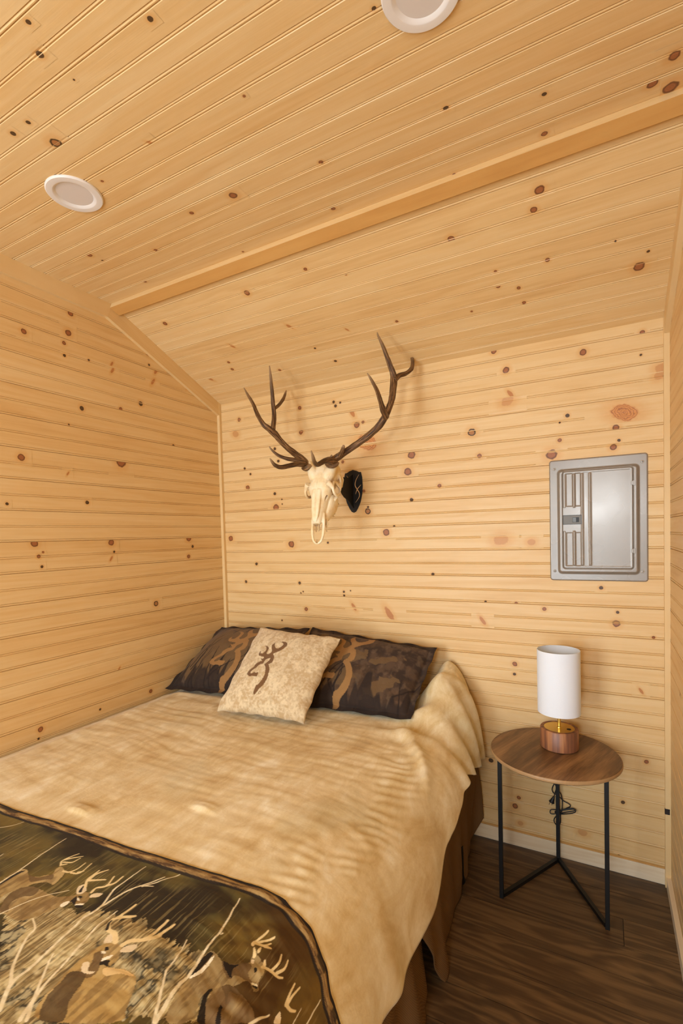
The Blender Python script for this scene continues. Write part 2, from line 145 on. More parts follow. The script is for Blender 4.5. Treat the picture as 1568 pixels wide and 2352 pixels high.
class MB:
    """collects shapes into one mesh"""
    def __init__(s): s.v = []; s.f = []
    def add(s, v, f):
        n = len(s.v); s.v += [tuple(p) for p in v]; s.f += [tuple(i + n for i in q) for q in f]
    def box(s, a, b):
        x0, y0, z0 = a; x1, y1, z1 = b
        s.add([(x0,y0,z0),(x1,y0,z0),(x1,y1,z0),(x0,y1,z0),(x0,y0,z1),(x1,y0,z1),(x1,y1,z1),(x0,y1,z1)],
              [(0,3,2,1),(4,5,6,7),(0,1,5,4),(1,2,6,5),(2,3,7,6),(3,0,4,7)])
    def lathe(s, prof, c, n=48, axis='z', sx=1, sy=1):
        v = []; f = []
        m = len(prof)
        for k in range(n):
            a = 2 * math.pi * k / n
            for r, h in prof:
                if axis == 'z': v.append((c[0] + r * math.cos(a) * sx, c[1] + r * math.sin(a) * sy, c[2] + h))
                elif axis == 'y': v.append((c[0] + r * math.cos(a), c[1] + h, c[2] + r * math.sin(a)))
                else: v.append((c[0] + h, c[1] + r * math.cos(a), c[2] + r * math.sin(a)))
        for k in range(n):
            k2 = (k + 1) % n
            for j in range(m - 1):
                f.append((k * m + j, k2 * m + j, k2 * m + j + 1, k * m + j + 1))
        s.add(v, f)
    def tube(s, pts, rad, n=10, cap=True, square=False):
        pts = [Vector(p) for p in pts]
        if not hasattr(rad, '__len__'): rad = [rad] * len(pts)
        t0 = (pts[1] - pts[0]).normalized()
        up = Vector((0, 0, 1)) if abs(t0.z) < .9 else Vector((1, 0, 0))
        nx = t0.cross(up).normalized(); v = []; f = []
        for i, p in enumerate(pts):
            t = (pts[min(i + 1, len(pts) - 1)] - pts[max(i - 1, 0)]).normalized()
            nx = (nx - t * nx.dot(t)).normalized(); ny = t.cross(nx)
            for k in range(n):
                a = 2 * math.pi * (k + (.5 if square else 0)) / n
                v.append(p + (nx * math.cos(a) + ny * math.sin(a)) * rad[i])
        for i in range(len(pts) - 1):
            for k in range(n):
                k2 = (k + 1) % n
                f.append((i * n + k, i * n + k2, (i + 1) * n + k2, (i + 1) * n + k))
        if cap:
            f.append(tuple(range(n))[::-1]); f.append(tuple((len(pts) - 1) * n + k for k in range(n)))
        s.add(v, f)
    def build(s, name, mat, parent=None, smooth=False, **k):
        me = new_mesh(name, s.v, s.f, mat, smooth)
        bm = bmesh.new(); bm.from_mesh(me); bmesh.ops.recalc_face_normals(bm, faces=bm.faces); bm.to_mesh(me); bm.free()
        if smooth:
            try: me.set_sharp_from_angle(angle=math.radians(40))
            except Exception: pass
        return link(name, me, parent, **k)
def crom(pts, per=8):
    """smooth curve through points; extra columns (radius) ride along"""
    P = np.array(pts, float); P = np.vstack([2 * P[0] - P[1], P, 2 * P[-1] - P[-2]]); out = []
    for i in range(1, len(P) - 2):
        p0, p1, p2, p3 = P[i - 1:i + 3]
        for k in range(per):
            t = k / per
            out.append(.5 * (2*p1 + (p2-p0)*t + (2*p0-5*p1+4*p2-p3)*t*t + (3*p1-p0-3*p2+p3)*t**3))
    out.append(P[-2]); return np.array(out)
def bevel(o, w, seg=2):
    m = o.modifiers.new('bevel', 'BEVEL'); m.width = w; m.segments = seg; m.limit_method = 'ANGLE'; m.angle_limit = math.radians(40)
    return o

# ---------------------------------------------------------------- materials
def mat(name):
    m = bpy.data.materials.new(name); m.use_nodes = True
    nt = m.node_tree; b = nt.nodes['Principled BSDF']
    return m, nt, b
class N:
    """tiny node helper"""
    def __init__(s, nt): s.nt = nt
    def n(s, ty, **k):
        x = s.nt.nodes.new(ty)
        for a, v in k.items(): setattr(x, a, v)
        return x
    def put(s, sock, v):
        if isinstance(v, bpy.types.NodeSocket): s.nt.links.new(v, sock)
        else: sock.default_value = v
    def math(s, op, a, b=0.0, c=None, clamp=False):
        x = s.n('ShaderNodeMath', operation=op, use_clamp=clamp); s.put(x.inputs[0], a); s.put(x.inputs[1], b)
        if c is not None: s.put(x.inputs[2], c)
        return x.outputs[0]
    def vec(s, op, a, b):
        x = s.n('ShaderNodeVectorMath', operation=op); s.put(x.inputs[0], a); s.put(x.inputs[1], b); return x.outputs[0]
    def noise(s, v, scale, detail=3.0, rough=.5, dist=0.0, out=0):
        x = s.n('ShaderNodeTexNoise'); s.put(x.inputs['Vector'], v); s.put(x.inputs['Scale'], scale)
        s.put(x.inputs['Detail'], detail); s.put(x.inputs['Roughness'], rough); s.put(x.inputs['Distortion'], dist); return x.outputs[out]
    def ramp(s, f, stops, interp='LINEAR'):
        x = s.n('ShaderNodeValToRGB'); s.put(x.inputs[0], f); e = x.color_ramp; e.interpolation = interp
        while len(e.elements) < len(stops): e.elements.new(.5)
        for q, (p, c) in zip(e.elements, stops): q.position = p; q.color = c if len(c) == 4 else rgba(c)
        return x.outputs[0]
    def mix(s, f, a, b, mode='MIX'):
        x = s.n('ShaderNodeMix', data_type='RGBA', blend_type=mode); s.put(x.inputs[0], f); s.put(x.inputs[6], a); s.put(x.inputs[7], b); return x.outputs[2]
    def map(s, v, a, b, c=0.0, d=1.0, smooth=False):
        x = s.n('ShaderNodeMapRange'); x.interpolation_type = 'SMOOTHSTEP' if smooth else 'LINEAR'
        for i, q in enumerate((v, a, b, c, d)): s.put(x.inputs[i], q)
        return x.outputs[0]
    def sep(s, v):
        x = s.n('ShaderNodeSeparateXYZ'); s.put(x.inputs[0], v); return x.outputs
    def comb(s, a, b, c):
        x = s.n('ShaderNodeCombineXYZ'); s.put(x.inputs[0], a); s.put(x.inputs[1], b); s.put(x.inputs[2], c); return x.outputs[0]
    def bump(s, h, strength, dist, b):
        x = s.n('ShaderNodeBump'); s.put(x.inputs['Height'], h); x.inputs['Strength'].default_value = strength; x.inputs['Distance'].default_value = dist
        s.nt.links.new(x.outputs[0], b.inputs['Normal'])
    def attr(s, name, out='Vector'):
        return s.n('ShaderNodeAttribute', attribute_name=name).outputs[out]
    def obj(s): return s.n('ShaderNodeTexCoord').outputs['Object']

def plain(name, col, rough=.5, metal=0.0, spec=.5, noise=0.0, nscale=40):
    m, nt, b = mat(name); k = N(nt)
    if noise:
        f = k.noise(k.obj(), nscale, 3)
        c = k.mix(f, rgba([max(0, x * (1 - noise)) for x in col]), rgba([min(255, x * (1 + noise)) for x in col]))
        k.put(b.inputs['Base Color'], c)
    else: b.inputs['Base Color'].default_value = rgba(col)
    b.inputs['Roughness'].default_value = rough; b.inputs['Metallic'].default_value = metal
    b.inputs['Specular IOR Level'].default_value = spec
    return m

def pine(name, light, mid, dark, rough=.42, contrast=1.0):
    """boards carry 'gc' = (along the grain, across, seed) and knots 'kn' = (u, v, kind)"""
    m, nt, b = mat(name); k = N(nt)
    gx, gy, gs = k.sep(k.attr('gc'))[:3]
    ku, kv, kk = k.sep(k.attr('kn'))[:3]
    # grain bends round the knots
    kr2 = k.math('ADD', k.math('MULTIPLY', ku, ku), k.math('MULTIPLY', kv, kv))
    seed = k.math('MULTIPLY', gs, 37.0)
    low = k.noise(k.comb(k.math('MULTIPLY', gx, .9), k.math('MULTIPLY', gy, 7), seed), 1.0, 3, .55, .4)
    rings = k.math('SINE', k.math('ADD', k.math('MULTIPLY', low, 46.0), k.math('MULTIPLY', gy, 60.0)))
    rings = k.map(rings, -1, 1, 0, 1)
    streak = k.noise(k.comb(k.math('MULTIPLY', gx, 2.2), k.math('MULTIPLY', gy, 75), seed), 1.0, 4, .6)
    fine = k.noise(k.comb(k.math('MULTIPLY', gx, 9), k.math('MULTIPLY', gy, 420), seed), 1.0, 2, .6)
    tone = k.math('ADD', k.math('MULTIPLY', streak, .40), k.math('MULTIPLY', low, .45))
    tone = k.math('ADD', tone, k.math('MULTIPLY', rings, .13 * contrast))
    tone = k.math('ADD', tone, k.math('MULTIPLY', k.math('SUBTRACT', gs, k.math('FLOOR', gs)), .20 * contrast))
    tone = k.math('ADD', tone, k.math('MULTIPLY', fine, .08))
    c = k.ramp(tone, [(.32, light), (.62, mid), (.98, dark)])
    # darker heartwood flames
    fl = k.noise(k.comb(k.math('MULTIPLY', gx, .7), k.math('MULTIPLY', gy, 11), k.math('ADD', seed, 5.0)), 1.0, 3, .5, .8)
    c = k.mix(k.map(fl, .60, .75, 0, .42 * contrast, True), c, rgba([x * y for x, y in zip(mid, (.93, .84, .68))]))
    # knots
    wob = k.noise(k.comb(k.math('MULTIPLY', gx, 60), k.math('MULTIPLY', gy, 60), seed), 1.0, 2)
    r = k.math('ADD', k.math('SQRT', kr2), k.math('MULTIPLY', k.math('SUBTRACT', wob, .5), .55))
    on = k.math('LESS_THAN', kr2, 8.9)
    core = k.map(r, 1.12, .86, 0, 1, True)
    inner = k.map(r, .80, .55, 0, 1, True)
    halo = k.map(r, 2.6, 1.0, 0, 1, True)
    isd = k.math('COMPARE', kk, 1.0, .1); isb = k.math('COMPARE', kk, 2.0, .1); isr = k.math('COMPARE', kk, 3.0, .1)
    iss = k.math('COMPARE', kk, 4.0, .1); isf = k.math('COMPARE', kk, 5.0, .1); isg = k.math('COMPARE', kk, 6.0, .1)
    c = k.mix(k.math('MULTIPLY', k.math('MULTIPLY', halo, on), .45), c, rgba((212, 152, 82)))
    ringc = k.mix(k.math('MULTIPLY', k.math('SINE', k.math('MULTIPLY', r, 22.0)), .35), rgba((158, 92, 54)), rgba((120, 66, 38)))
    kb = k.mix(inner, rgba((104, 56, 32)), ringc)
    kd = rgba((58, 34, 20))
    kr_ = k.mix(inner, rgba((44, 26, 16)), rgba((168, 112, 66)))
    ks = rgba((176, 104, 52)); kf = rgba((196, 138, 84)); kg = k.mix(k.math('SINE', k.math('MULTIPLY', r, 30.0)), rgba((206, 138, 74)), rgba((162, 94, 50)))
    for flag, col, amt in ((isd, kd, .92), (isb, kb, .92), (isr, kr_, .95), (iss, ks, .75), (isf, kf, .7), (isg, kg, .9)):
        c = k.mix(k.math('MULTIPLY', k.math('MULTIPLY', flag, core), amt), c, col)
    k.put(b.inputs['Base Color'], c)
    k.put(b.inputs['Roughness'], k.map(streak, 0, 1, rough - .06, rough + .1))
    b.inputs['Specular IOR Level'].default_value = .38
    k.bump(k.math('ADD', streak, k.math('MULTIPLY', fine, .5)), .10, .002, b)
    return m
PINE = pine('pine_boards', (231, 202, 153), (223, 186, 130), (200, 151, 90), contrast=.65)
PINE_TRIM = pine('pine_trim', (232, 203, 154), (223, 187, 131), (200, 154, 94), contrast=.5)
PINE_DARK = pine('ridge_shade_pine', (212, 164, 98), (202, 150, 84), (176, 120, 60), contrast=.6)
PINE_PALE = pine('pale_pine', (244, 230, 208), (236, 216, 184), (214, 180, 138), contrast=.7)

# ---------------------------------------------------------------- boards with beads and knots
KIND = dict(d=1, b=2, r=3, s=4, f=5, g=6)
def board_profile(p):
    """across one board of width p: (position, depth into the wall)"""
    h = p / 2
    return [(0, .0052), (.0014, .0010), (.0030, .0002), (.0050, .0), (.0072, .0012), (.0082, .0034), (.0094, .0012), (.0110, 0),
            (h - .0056, 0), (h - .0046, .0012), (h - .0036, .0030), (h - .0026, .0010), (h, .0), (h + .0026, .0010), (h + .0036, .0030), (h + .0046, .0012), (h + .0056, 0),
            (p - .0016, 0), (p, .0052)]
def depth_at(t, p):
    pr = board_profile(p); return float(np.interp(t, [a for a, _ in pr], [b for _, b in pr]))
def boards(name, span, pitch, phase, lim, place, knots, mats, extra_cut=None, seedbase=0):
    """lim(t) -> (a0, a1) extent along the boards at height t; place(a, t, d) -> world point d out of the wall"""
    v = []; f = []; gc = []; kn = []
    pr = board_profile(pitch)
    t0, t1 = span
    n0 = math.floor((t0 - phase) / pitch); n1 = math.ceil((t1 - phase) / pitch)
    seeds = {}
    def extent(kd, r):
        if kd == 's': return r * 3.0, r * 3.2
        return r * 2.9 * {'g': 1.5, 'f': 1.3}.get(kd, 1.05), r * 2.9
    for n in range(n0, n1):
        sd = random.Random(seedbase * 1000 + n).random() * .999 + (n % 13) * 3 + seedbase; seeds[n] = sd
        off = random.Random(seedbase * 77 + n).random() * 20
        row = []
        for q, d in pr:
            t = phase + n * pitch + q
            if t < t0 - 1e-6 or t > t1 + 1e-6: continue
            row.append((t, d, q))
        if row and row[0][0] - t0 > 1e-4 and n == n0: row.insert(0, (t0, depth_at(t0 - phase - n * pitch, pitch), t0 - phase - n * pitch))
        if row and t1 - row[-1][0] > 1e-4 and n == n1 - 1: row.append((t1, depth_at(t1 - phase - n * pitch, pitch), t1 - phase - n * pitch))
        if len(row) < 2: continue
        b = len(v)
        for t, d, q in row:
            a0, a1 = lim(t)
            for a in (a0, a1):
                v.append(place(a, t, -d)); gc.append((a + off, q + n * .37, sd)); kn.append((9, 9, 0))
        for i in range(len(row) - 1):
            f.append((b + 2 * i, b + 2 * i + 1, b + 2 * i + 3, b + 2 * i + 2))
    for (a, t, kd, r) in knots:
        r = r * .86
        n = math.floor((t - phase) / pitch)
        if n not in seeds: continue
        off = random.Random(seedbase * 77 + n).random() * 20
        ex = 2.2 if kd == 's' else 1.0
        ka = {'g': 1.5, 's': 1.0, 'f': 1.3}.get(kd, 1.05)
        rot = rng.uniform(-.5, .5)
        NA, NT = 14, 22
        b = len(v)
        ext_a, ext_t = extent(kd, r)
        ka0, ka1, kt0, kt1 = a - ext_a, a + ext_a, t - ext_t, t + ext_t
        for (a2, t2, kd2, r2) in knots:
            if (a2, t2) == (a, t) or math.floor((t2 - phase) / pitch) != n: continue
            e2a, e2t = extent(kd2, r2)
            if abs(a2 - a) >= ext_a + e2a or abs(t2 - t) >= ext_t + e2t: continue
            if abs(a2 - a) / (ext_a + e2a) > abs(t2 - t) / (ext_t + e2t):
                m = a + (a2 - a) * ext_a / (ext_a + e2a)
                if a2 > a: ka1 = min(ka1, m - .0003)
                else: ka0 = max(ka0, m + .0003)
            else:
                m = t + (t2 - t) * ext_t / (ext_t + e2t)
                if t2 > t: kt1 = min(kt1, m - .0003)
                else: kt0 = max(kt0, m + .0003)
        for i in range(NA + 1):
            for j in range(NT + 1):
                da = ka0 + (ka1 - ka0) * i / NA - a; dt = kt0 + (kt1 - kt0) * j / NT - t
                tt = min(max(t + dt, max(t0, phase + n * pitch + .0016)), min(t1, phase + (n + 1) * pitch - .0017))
                lo, hi = lim(tt)
                aa = min(max(a + da, lo + .001), hi - .001)
                da = aa - a; dtt = tt - t
                u_ = (da * math.cos(rot) + dtt * math.sin(rot)) / (r * ka); v_ = (-da * math.sin(rot) + dtt * math.cos(rot)) / r
                if kd == 's': u_, v_ = (da + .55 * dtt) / (r * .55), (dtt) / (r * 1.1)
                v.append(place(aa, tt, -depth_at((tt - phase) % pitch, pitch) + .0005))
                gc.append((aa + off, (tt - phase - n * pitch) + n * .37, seeds[n])); kn.append((u_, v_, KIND[kd]))
        for i in range(NA):
            for j in range(NT):
                q0 = b + i * (NT + 1) + j
                f.append((q0, q0 + NT + 1, q0 + NT + 2, q0 + 1))
    me = new_mesh(name, v, f, mats, attrs={'gc': ('FLOAT_VECTOR', gc), 'kn': ('FLOAT_VECTOR', kn)})
    return me
def plank(pts, axis, parent_mats, seed=0, name='trim'):
    """closed convex prism from 8 corner points (bottom 4, top 4) with grain along axis"""
    f = [(0,3,2,1),(4,5,6,7),(0,1,5,4),(1,2,6,5),(2,3,7,6),(3,0,4,7)]
    v = []; ff = []; gc = []
    ax = Vector(axis).normalized(); o = ax.orthogonal().normalized(); o2 = ax.cross(o)
    for q in f:
        b = len(v)
        for i in q:
            p = Vector(pts[i]); v.append(p); gc.append((p.dot(ax) + seed * 3.1, p.dot(o) + p.dot(o2) * .83, seed * 1.37 + .35))
        ff.append((b, b + 1, b + 2, b + 3))
    me = new_mesh(name, v, ff, parent_mats, attrs={'gc': ('FLOAT_VECTOR', gc), 'kn': ('FLOAT_VECTOR', [(9, 9, 0)] * len(v))})
    bm = bmesh.new(); bm.from_mesh(me); bmesh.ops.remove_doubles(bm, verts=bm.verts, dist=1e-6); bmesh.ops.recalc_face_normals(bm, faces=bm.faces); bm.to_mesh(me); bm.free()
    return me
def boxpts(a, b):
    x0, y0, z0 = a; x1, y1, z1 = b
    return [(x0,y0,z0),(x1,y0,z0),(x1,y1,z0),(x0,y1,z0),(x0,y0,z1),(x1,y0,z1),(x1,y1,z1),(x0,y1,z1)]

# ---------------------------------------------------------------- the room
SL = math.hypot(YR, ZR - ZC)
me = boards('wall_back', (.078, ZC), .1259, .152 - .1259, lambda t: (0, W), lambda a, t, d: (a, -d, t), KNOTS['back'], PINE, seedbase=1)
wall_back = link('wall_back', me, kind='structure')
def lim_left(t):
    if t <= ZC: return (0, -Y_END)
    return ((t - ZC) / (ZR - ZC) * YR, -Y_END)
me = boards('wall_left', (0, ZR), .130, 2.0296 - 16 * .130, lim_left, lambda a, t, d: (d, -a, t), KNOTS['left'], PINE, seedbase=2)
link('wall_left', me, kind='structure')
me = boards('wall_right', (0, ZR), .1259, .152 - .1259, lim_left, lambda a, t, d: (W - d, -a, t), [(.45, 1.98, 'b', .01), (.3, .9, 'd', .006)], PINE, seedbase=3)
bm = bmesh.new(); bm.from_mesh(me); bmesh.ops.reverse_faces(bm, faces=bm.faces); bm.to_mesh(me); bm.free()
link('wall_right', me, kind='structure')
sy, sz = -YR / SL, (ZR - ZC) / SL
nn = (0, -sz, sy)        # pointing down into the room
me1 = boards('ceiling', (0, SL), .124, -.020, lambda t: (0, W), lambda a, t, d: (a, sy * t + nn[1] * d, ZC + sz * t + nn[2] * d), KNOTS['slope'], PINE, seedbase=4)
me2 = boards('ceiling', (YR, -Y_END), .1275, YR - .06, lambda t: (0, W), lambda a, t, d: (a, -t, ZR - d), KNOTS['flat'], PINE, seedbase=5)
bm = bmesh.new(); bm.from_mesh(me1); bm.from_mesh(me2); bm.to_mesh(me1); bm.free()
link('ceiling', me1, kind='structure')
# ridge strip along the fold of the ceiling
a_ = Vector((0, sy, sz)); d_ = Vector(nn)
def slp(x, t, d): return (x, sy * t + nn[1] * d, ZC + sz * t + nn[2] * d)
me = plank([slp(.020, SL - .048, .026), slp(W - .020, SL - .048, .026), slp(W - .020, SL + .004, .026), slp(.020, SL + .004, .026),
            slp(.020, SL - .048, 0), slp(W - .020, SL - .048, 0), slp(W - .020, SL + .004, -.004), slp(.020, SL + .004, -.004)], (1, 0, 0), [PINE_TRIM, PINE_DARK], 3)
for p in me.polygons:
    if p.normal.dot(Vector(nn)) > .9: p.material_index = 1  # underside shade put into the colour: darker pine on the down-facing face
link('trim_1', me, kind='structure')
# corner strips, gable strips, base strip
link('trim_2', plank(boxpts((0, -.019, 0), (.020, 0, ZC + .006)), (0, 0, 1), [PINE_TRIM], 5), kind='structure')
me = plank(boxpts((W - .020, -.019, 0), (W, 0, ZC)), (0, 0, 1), [PINE_TRIM], 6)
trim3 = link('trim_3', me, kind='structure')
def gable(x0, x1, name, seed):
    hw = .072
    p = []
    for off in (0, hw):
        pass
    y0, z0 = -.0, ZC; y1, z1 = -YR, ZR
    cut = hw
    lo0 = (x0, -.004, ZC - .075); lo1 = (x1, -.004, ZC - .075)
    pts = [(x0, 0, ZC - .078), (x1, 0, ZC - .078), (x1, -YR - .03, ZR - .070), (x0, -YR - .03, ZR - .070),
           (x0, 0, ZC), (x1, 0, ZC), (x1, -YR, ZR), (x0, -YR, ZR)]
    link(name, plank(pts, (0, sy, sz), [PINE_TRIM], seed), kind='structure')
gable(0, .019, 'trim_4', 7); gable(W - .019, W, 'trim_5', 8)
link('trim_6', plank([(0, -YR - .03, ZR - .070), (.019, -YR - .03, ZR - .070), (.019, Y_END, ZR - .070), (0, Y_END, ZR - .070), (0, -YR, ZR), (.019, -YR, ZR), (.019, Y_END, ZR), (0, Y_END, ZR)], (0, 1, 0), [PINE_TRIM], 9), kind='structure')
link('trim_7', plank([(W - .019, -YR - .03, ZR - .070), (W, -YR - .03, ZR - .070), (W, Y_END, ZR - .070), (W - .019, Y_END, ZR - .070), (W - .019, -YR, ZR), (W, -YR, ZR), (W, Y_END, ZR), (W - .019, Y_END, ZR)], (0, 1, 0), [PINE_TRIM], 10), kind='structure')
link('baseboard_right', plank(boxpts((W - .016, Y_END, 0), (W, -.019, .045)), (0, 1, 0), [PINE_PALE], 11), kind='structure')
link('trim_8', plank(boxpts((.0, .003, .05), (W, .012, .09)), (1, 0, 0), [PINE_DARK], 13), kind='structure')
link('baseboard_back', plank(boxpts((.020, -.0015, 0), (W - .020, .010, .066)), (1, 0, 0), [PINE_PALE], 12), kind='structure')
# black knot hole in the right corner strip
mb = MB(); mb.box((W - .0212, -.0202, .312), (W - .004, -.010, .335))
mb.build('knot_hole', plain('knot_black', (26, 14, 12), .6, noise=.4, nscale=90), trim3)

# floor of dark stained planks
def floor_mat():
    m, nt, b = mat('dark_stained_floor'); k = N(nt)
    gx, gy, gs = k.sep(k.attr('gc'))[:3]; seed = k.math('MULTIPLY', gs, 37.0)
    low = k.noise(k.comb(k.math('MULTIPLY', gx, 1.4), k.math('MULTIPLY', gy, 9), seed), 1.0, 3, .55, .6)
    rings = k.map(k.math('SINE', k.math('ADD', k.math('MULTIPLY', low, 40.0), k.math('MULTIPLY', gy, 90.0))), -1, 1, 0, 1)
    streak = k.noise(k.comb(k.math('MULTIPLY', gx, 3), k.math('MULTIPLY', gy, 80), seed), 1.0, 4, .65)
    t = k.math('ADD', k.math('MULTIPLY', rings, .24), k.math('ADD', k.math('MULTIPLY', streak, .50), .12))
    t = k.math('ADD', t, k.math('MULTIPLY', k.math('SUBTRACT', gs, k.math('FLOOR', gs)), .16))
    c = k.ramp(t, [(.25, (56, 41, 28)), (.55, (92, 69, 46)), (.85, (132, 102, 68))])
    vor = k.noise(k.comb(k.math('MULTIPLY', gx, 5), k.math('MULTIPLY', gy, 14), seed), 1.0, 2)
    c = k.mix(k.map(vor, .72, .80, 0, .8, True), c, rgba((40, 28, 20)))
    k.put(b.inputs['Base Color'], c); k.put(b.inputs['Roughness'], k.map(streak, 0, 1, .36, .5))
    b.inputs['Specular IOR Level'].default_value = .45
    k.bump(streak, .12, .002, b)
    return m
v = []; f = []; gc = []
pw = .1397; g = .0013; y = -.004; row = 0
while y > Y_END:
    R_ = random.Random(row * 5 + 3); x = -.002; y2 = y - pw
    cuts = [W + .002]
    if row == 2: cuts = [2.185, W + .002]
    elif row == 5: cuts = [1.2, W + .002]
    elif row % 3 == 0 and row: cuts = [R_.uniform(.4, 1.5), W + .002]
    for c in cuts:
        sd = R_.random() * .98 + R_.randint(0, 30); off = R_.random() * 30; b0 = len(v)
        for (px, py, pz) in ((x + g, y - g, -.006), (x + g, y - g, 0), (c - g, y - g, 0), (c - g, y - g, -.006), (x + g, y2 + g, -.006), (x + g, y2 + g, 0), (c - g, y2 + g, 0), (c - g, y2 + g, -.006)):
            v.append((px, py, pz)); gc.append((px + off, py - y, sd))
        f += [(b0 + 5, b0 + 6, b0 + 2, b0 + 1), (b0 + 1, b0 + 2, b0 + 3, b0), (b0 + 6, b0 + 5, b0 + 4, b0 + 7), (b0 + 5, b0 + 1, b0, b0 + 4), (b0 + 2, b0 + 6, b0 + 7, b0 + 3)]
        x = c
    y = y2; row += 1
b0 = len(v); v += [(-.05, .05, -.006), (W + .05, .05, -.006), (W + .05, Y_END, -.006), (-.05, Y_END, -.006)]; gc += [(0, 0, .1)] * 4; f.append((b0 + 3, b0 + 2, b0 + 1, b0))
link('floor', new_mesh('floor', v, f, floor_mat(), attrs={'gc': ('FLOAT_VECTOR', gc)}), kind='structure')
# ---------------------------------------------------------------- point in polygon / distance to line, for printed fabric
def inpoly(X, Y, poly):
    r = np.zeros(X.shape, bool); n = len(poly)
    for i in range(n):
        x0, y0 = poly[i]; x1, y1 = poly[(i + 1) % n]
        c = (y0 > Y) != (y1 > Y)
        with np.errstate(divide='ignore', invalid='ignore'):
            r ^= c & (X < (x1 - x0) * (Y - y0) / (y1 - y0 + 1e-12) + x0)
    return r
def linedist(X, Y, pts):
    d = np.full(X.shape, 1e9); tt = np.zeros(X.shape)
    for i in range(len(pts) - 1):
        a = np.array(pts[i], float); b = np.array(pts[i + 1], float); ab = b - a; L = ab @ ab + 1e-12
        t = np.clip(((X - a[0]) * ab[0] + (Y - a[1]) * ab[1]) / L, 0, 1)
        q = np.hypot(X - a[0] - t * ab[0], Y - a[1] - t * ab[1]); m = q < d
        d = np.where(m, q, d); tt = np.where(m, (i + t) / (len(pts) - 1), tt)
    return d, tt
def smooth_poly(p, per=5):
    P = np.array(p + p[:1], float); out = []
    n = len(p)
    for i in range(n):
        p0, p1, p2, p3 = (np.array(p[(i + o) % n], float) for o in (-1, 0, 1, 2))
        for k in range(per):
            t = k / per; out.append(.5 * (2*p1 + (p2-p0)*t + (2*p0-5*p1+4*p2-p3)*t*t + (3*p1-p0-3*p2+p3)*t**3))
    return [tuple(q) for q in out]
def lay(img, mask, col, amt=1.0):
    a = np.clip(mask * amt, 0, 1)[..., None]; return img * (1 - a) + np.array(lin(col)) * a
def grid_faces(nu, nv, flip=False):
    i = np.arange(nu - 1)[:, None] * nv + np.arange(nv - 1)[None, :]
    q = np.stack([i, i + nv, i + nv + 1, i + 1], -1).reshape(-1, 4)
    return q[:, ::-1] if flip else q
def rgba_img(img): return np.concatenate([img, np.ones(img.shape[:-1] + (1,))], -1).reshape(-1, 4)

# ---------------------------------------------------------------- fabrics
def tan_marble():
    m, nt, b = mat('tan_marbled_fabric'); k = N(nt); o = k.obj()
    o2 = k.vec('MULTIPLY', o, (6.5, 4.5, 6.5))
    a = k.noise(o2, 1.0, 5, .62, 1.1)
    st = k.noise(k.vec('MULTIPLY', o, (22, 8, 10)), 1.0, 4, .65, .8)
    c = k.ramp(k.math('ADD', k.math('MULTIPLY', a, .62), k.math('MULTIPLY', st, .38)), [(.35, (202, 174, 124)), (.45, (218, 197, 151)), (.56, (231, 216, 180)), (.68, (245, 238, 216))])
    g = k.noise(o, 2.3, 3, .5)
    c = k.mix(k.map(g, .55, .72, 0, .45, True), c, rgba((194, 184, 148)))
    wv = k.noise(o, 160, 2)
    c = k.mix(k.math('MULTIPLY', wv, .16), c, rgba((170, 128, 76)))
    k.put(b.inputs['Base Color'], c); b.inputs['Roughness'].default_value = .78; b.inputs['Specular IOR Level'].default_value = .2
    b.inputs['Sheen Weight'].default_value = .15
    w1 = k.noise(k.vec('MULTIPLY', o, (9, 22, 12)), 1.0, 3, .5, .4)
    k.bump(k.math('ADD', w1, k.math('MULTIPLY', wv, .2)), .16, .008, b)
    return m
TAN = tan_marble()
def printed(name, rough=.8, sheen=.1, bscale=60, bstr=.25):
    m, nt, b = mat(name); k = N(nt); o = k.obj()
    c = k.attr('col', 'Color')
    n_ = k.noise(o, bscale * 4, 2)
    c = k.mix(k.math('MULTIPLY', n_, .22), c, k.mix(1.0, c, rgba((150, 130, 110)), 'MULTIPLY'))
    k.put(b.inputs['Base Color'], c); b.inputs['Roughness'].default_value = rough; b.inputs['Specular IOR Level'].default_value = .2
    b.inputs['Sheen Weight'].default_value = sheen
    k.bump(k.math('ADD', k.noise(o, bscale * .35, 3, .6, .8), k.math('MULTIPLY', n_, .1)), bstr, .008, b)
    return m
PRINT = printed('deer_print_fabric', .7, .05, 60, .12)
SHAMF = printed('camouflage_print_fabric', .85, .05, 60, .3)
CUSHF = printed('suede_print_fabric', .9, .25, 80, .3)

# ---------------------------------------------------------------- bed: frame, box spring, mattress
bed = thing('bed', 'low bed in the corner, almost hidden under its tan bedspread', 'bed', (.77, -1.05, 0))
DARKM = plain('black_metal', (18, 16, 15), .45, .0, .4)
mb = MB()
mb.box((.06, -1.96, .145), (1.49, -.07, .17)); mb.build('bed_frame', DARKM, bed)
for (x, y) in ((.10, -.36), (1.575, -.36), (.10, -1.85), (1.50, -1.85)):
    mb = MB(); mb.lathe([(.0, 0), (.022, 0), (.026, .01), (.020, .03), (.018, .16), (0, .16)], (x, y, 0), 16); mb.build('leg', DARKM, bed, True)
mb = MB(); mb.box((.05, -1.97, .17), (1.50, -.06, .38)); bevel(mb.build('box_spring', plain('ticking', (205, 196, 180), .9, noise=.06), bed), .02)
mb = MB(); mb.box((.05, -1.96, .38), (1.48, -.06, .620)); bevel(mb.build('mattress', plain('mattress_cloth', (222, 214, 200), .9, noise=.05), bed), .05, 4)

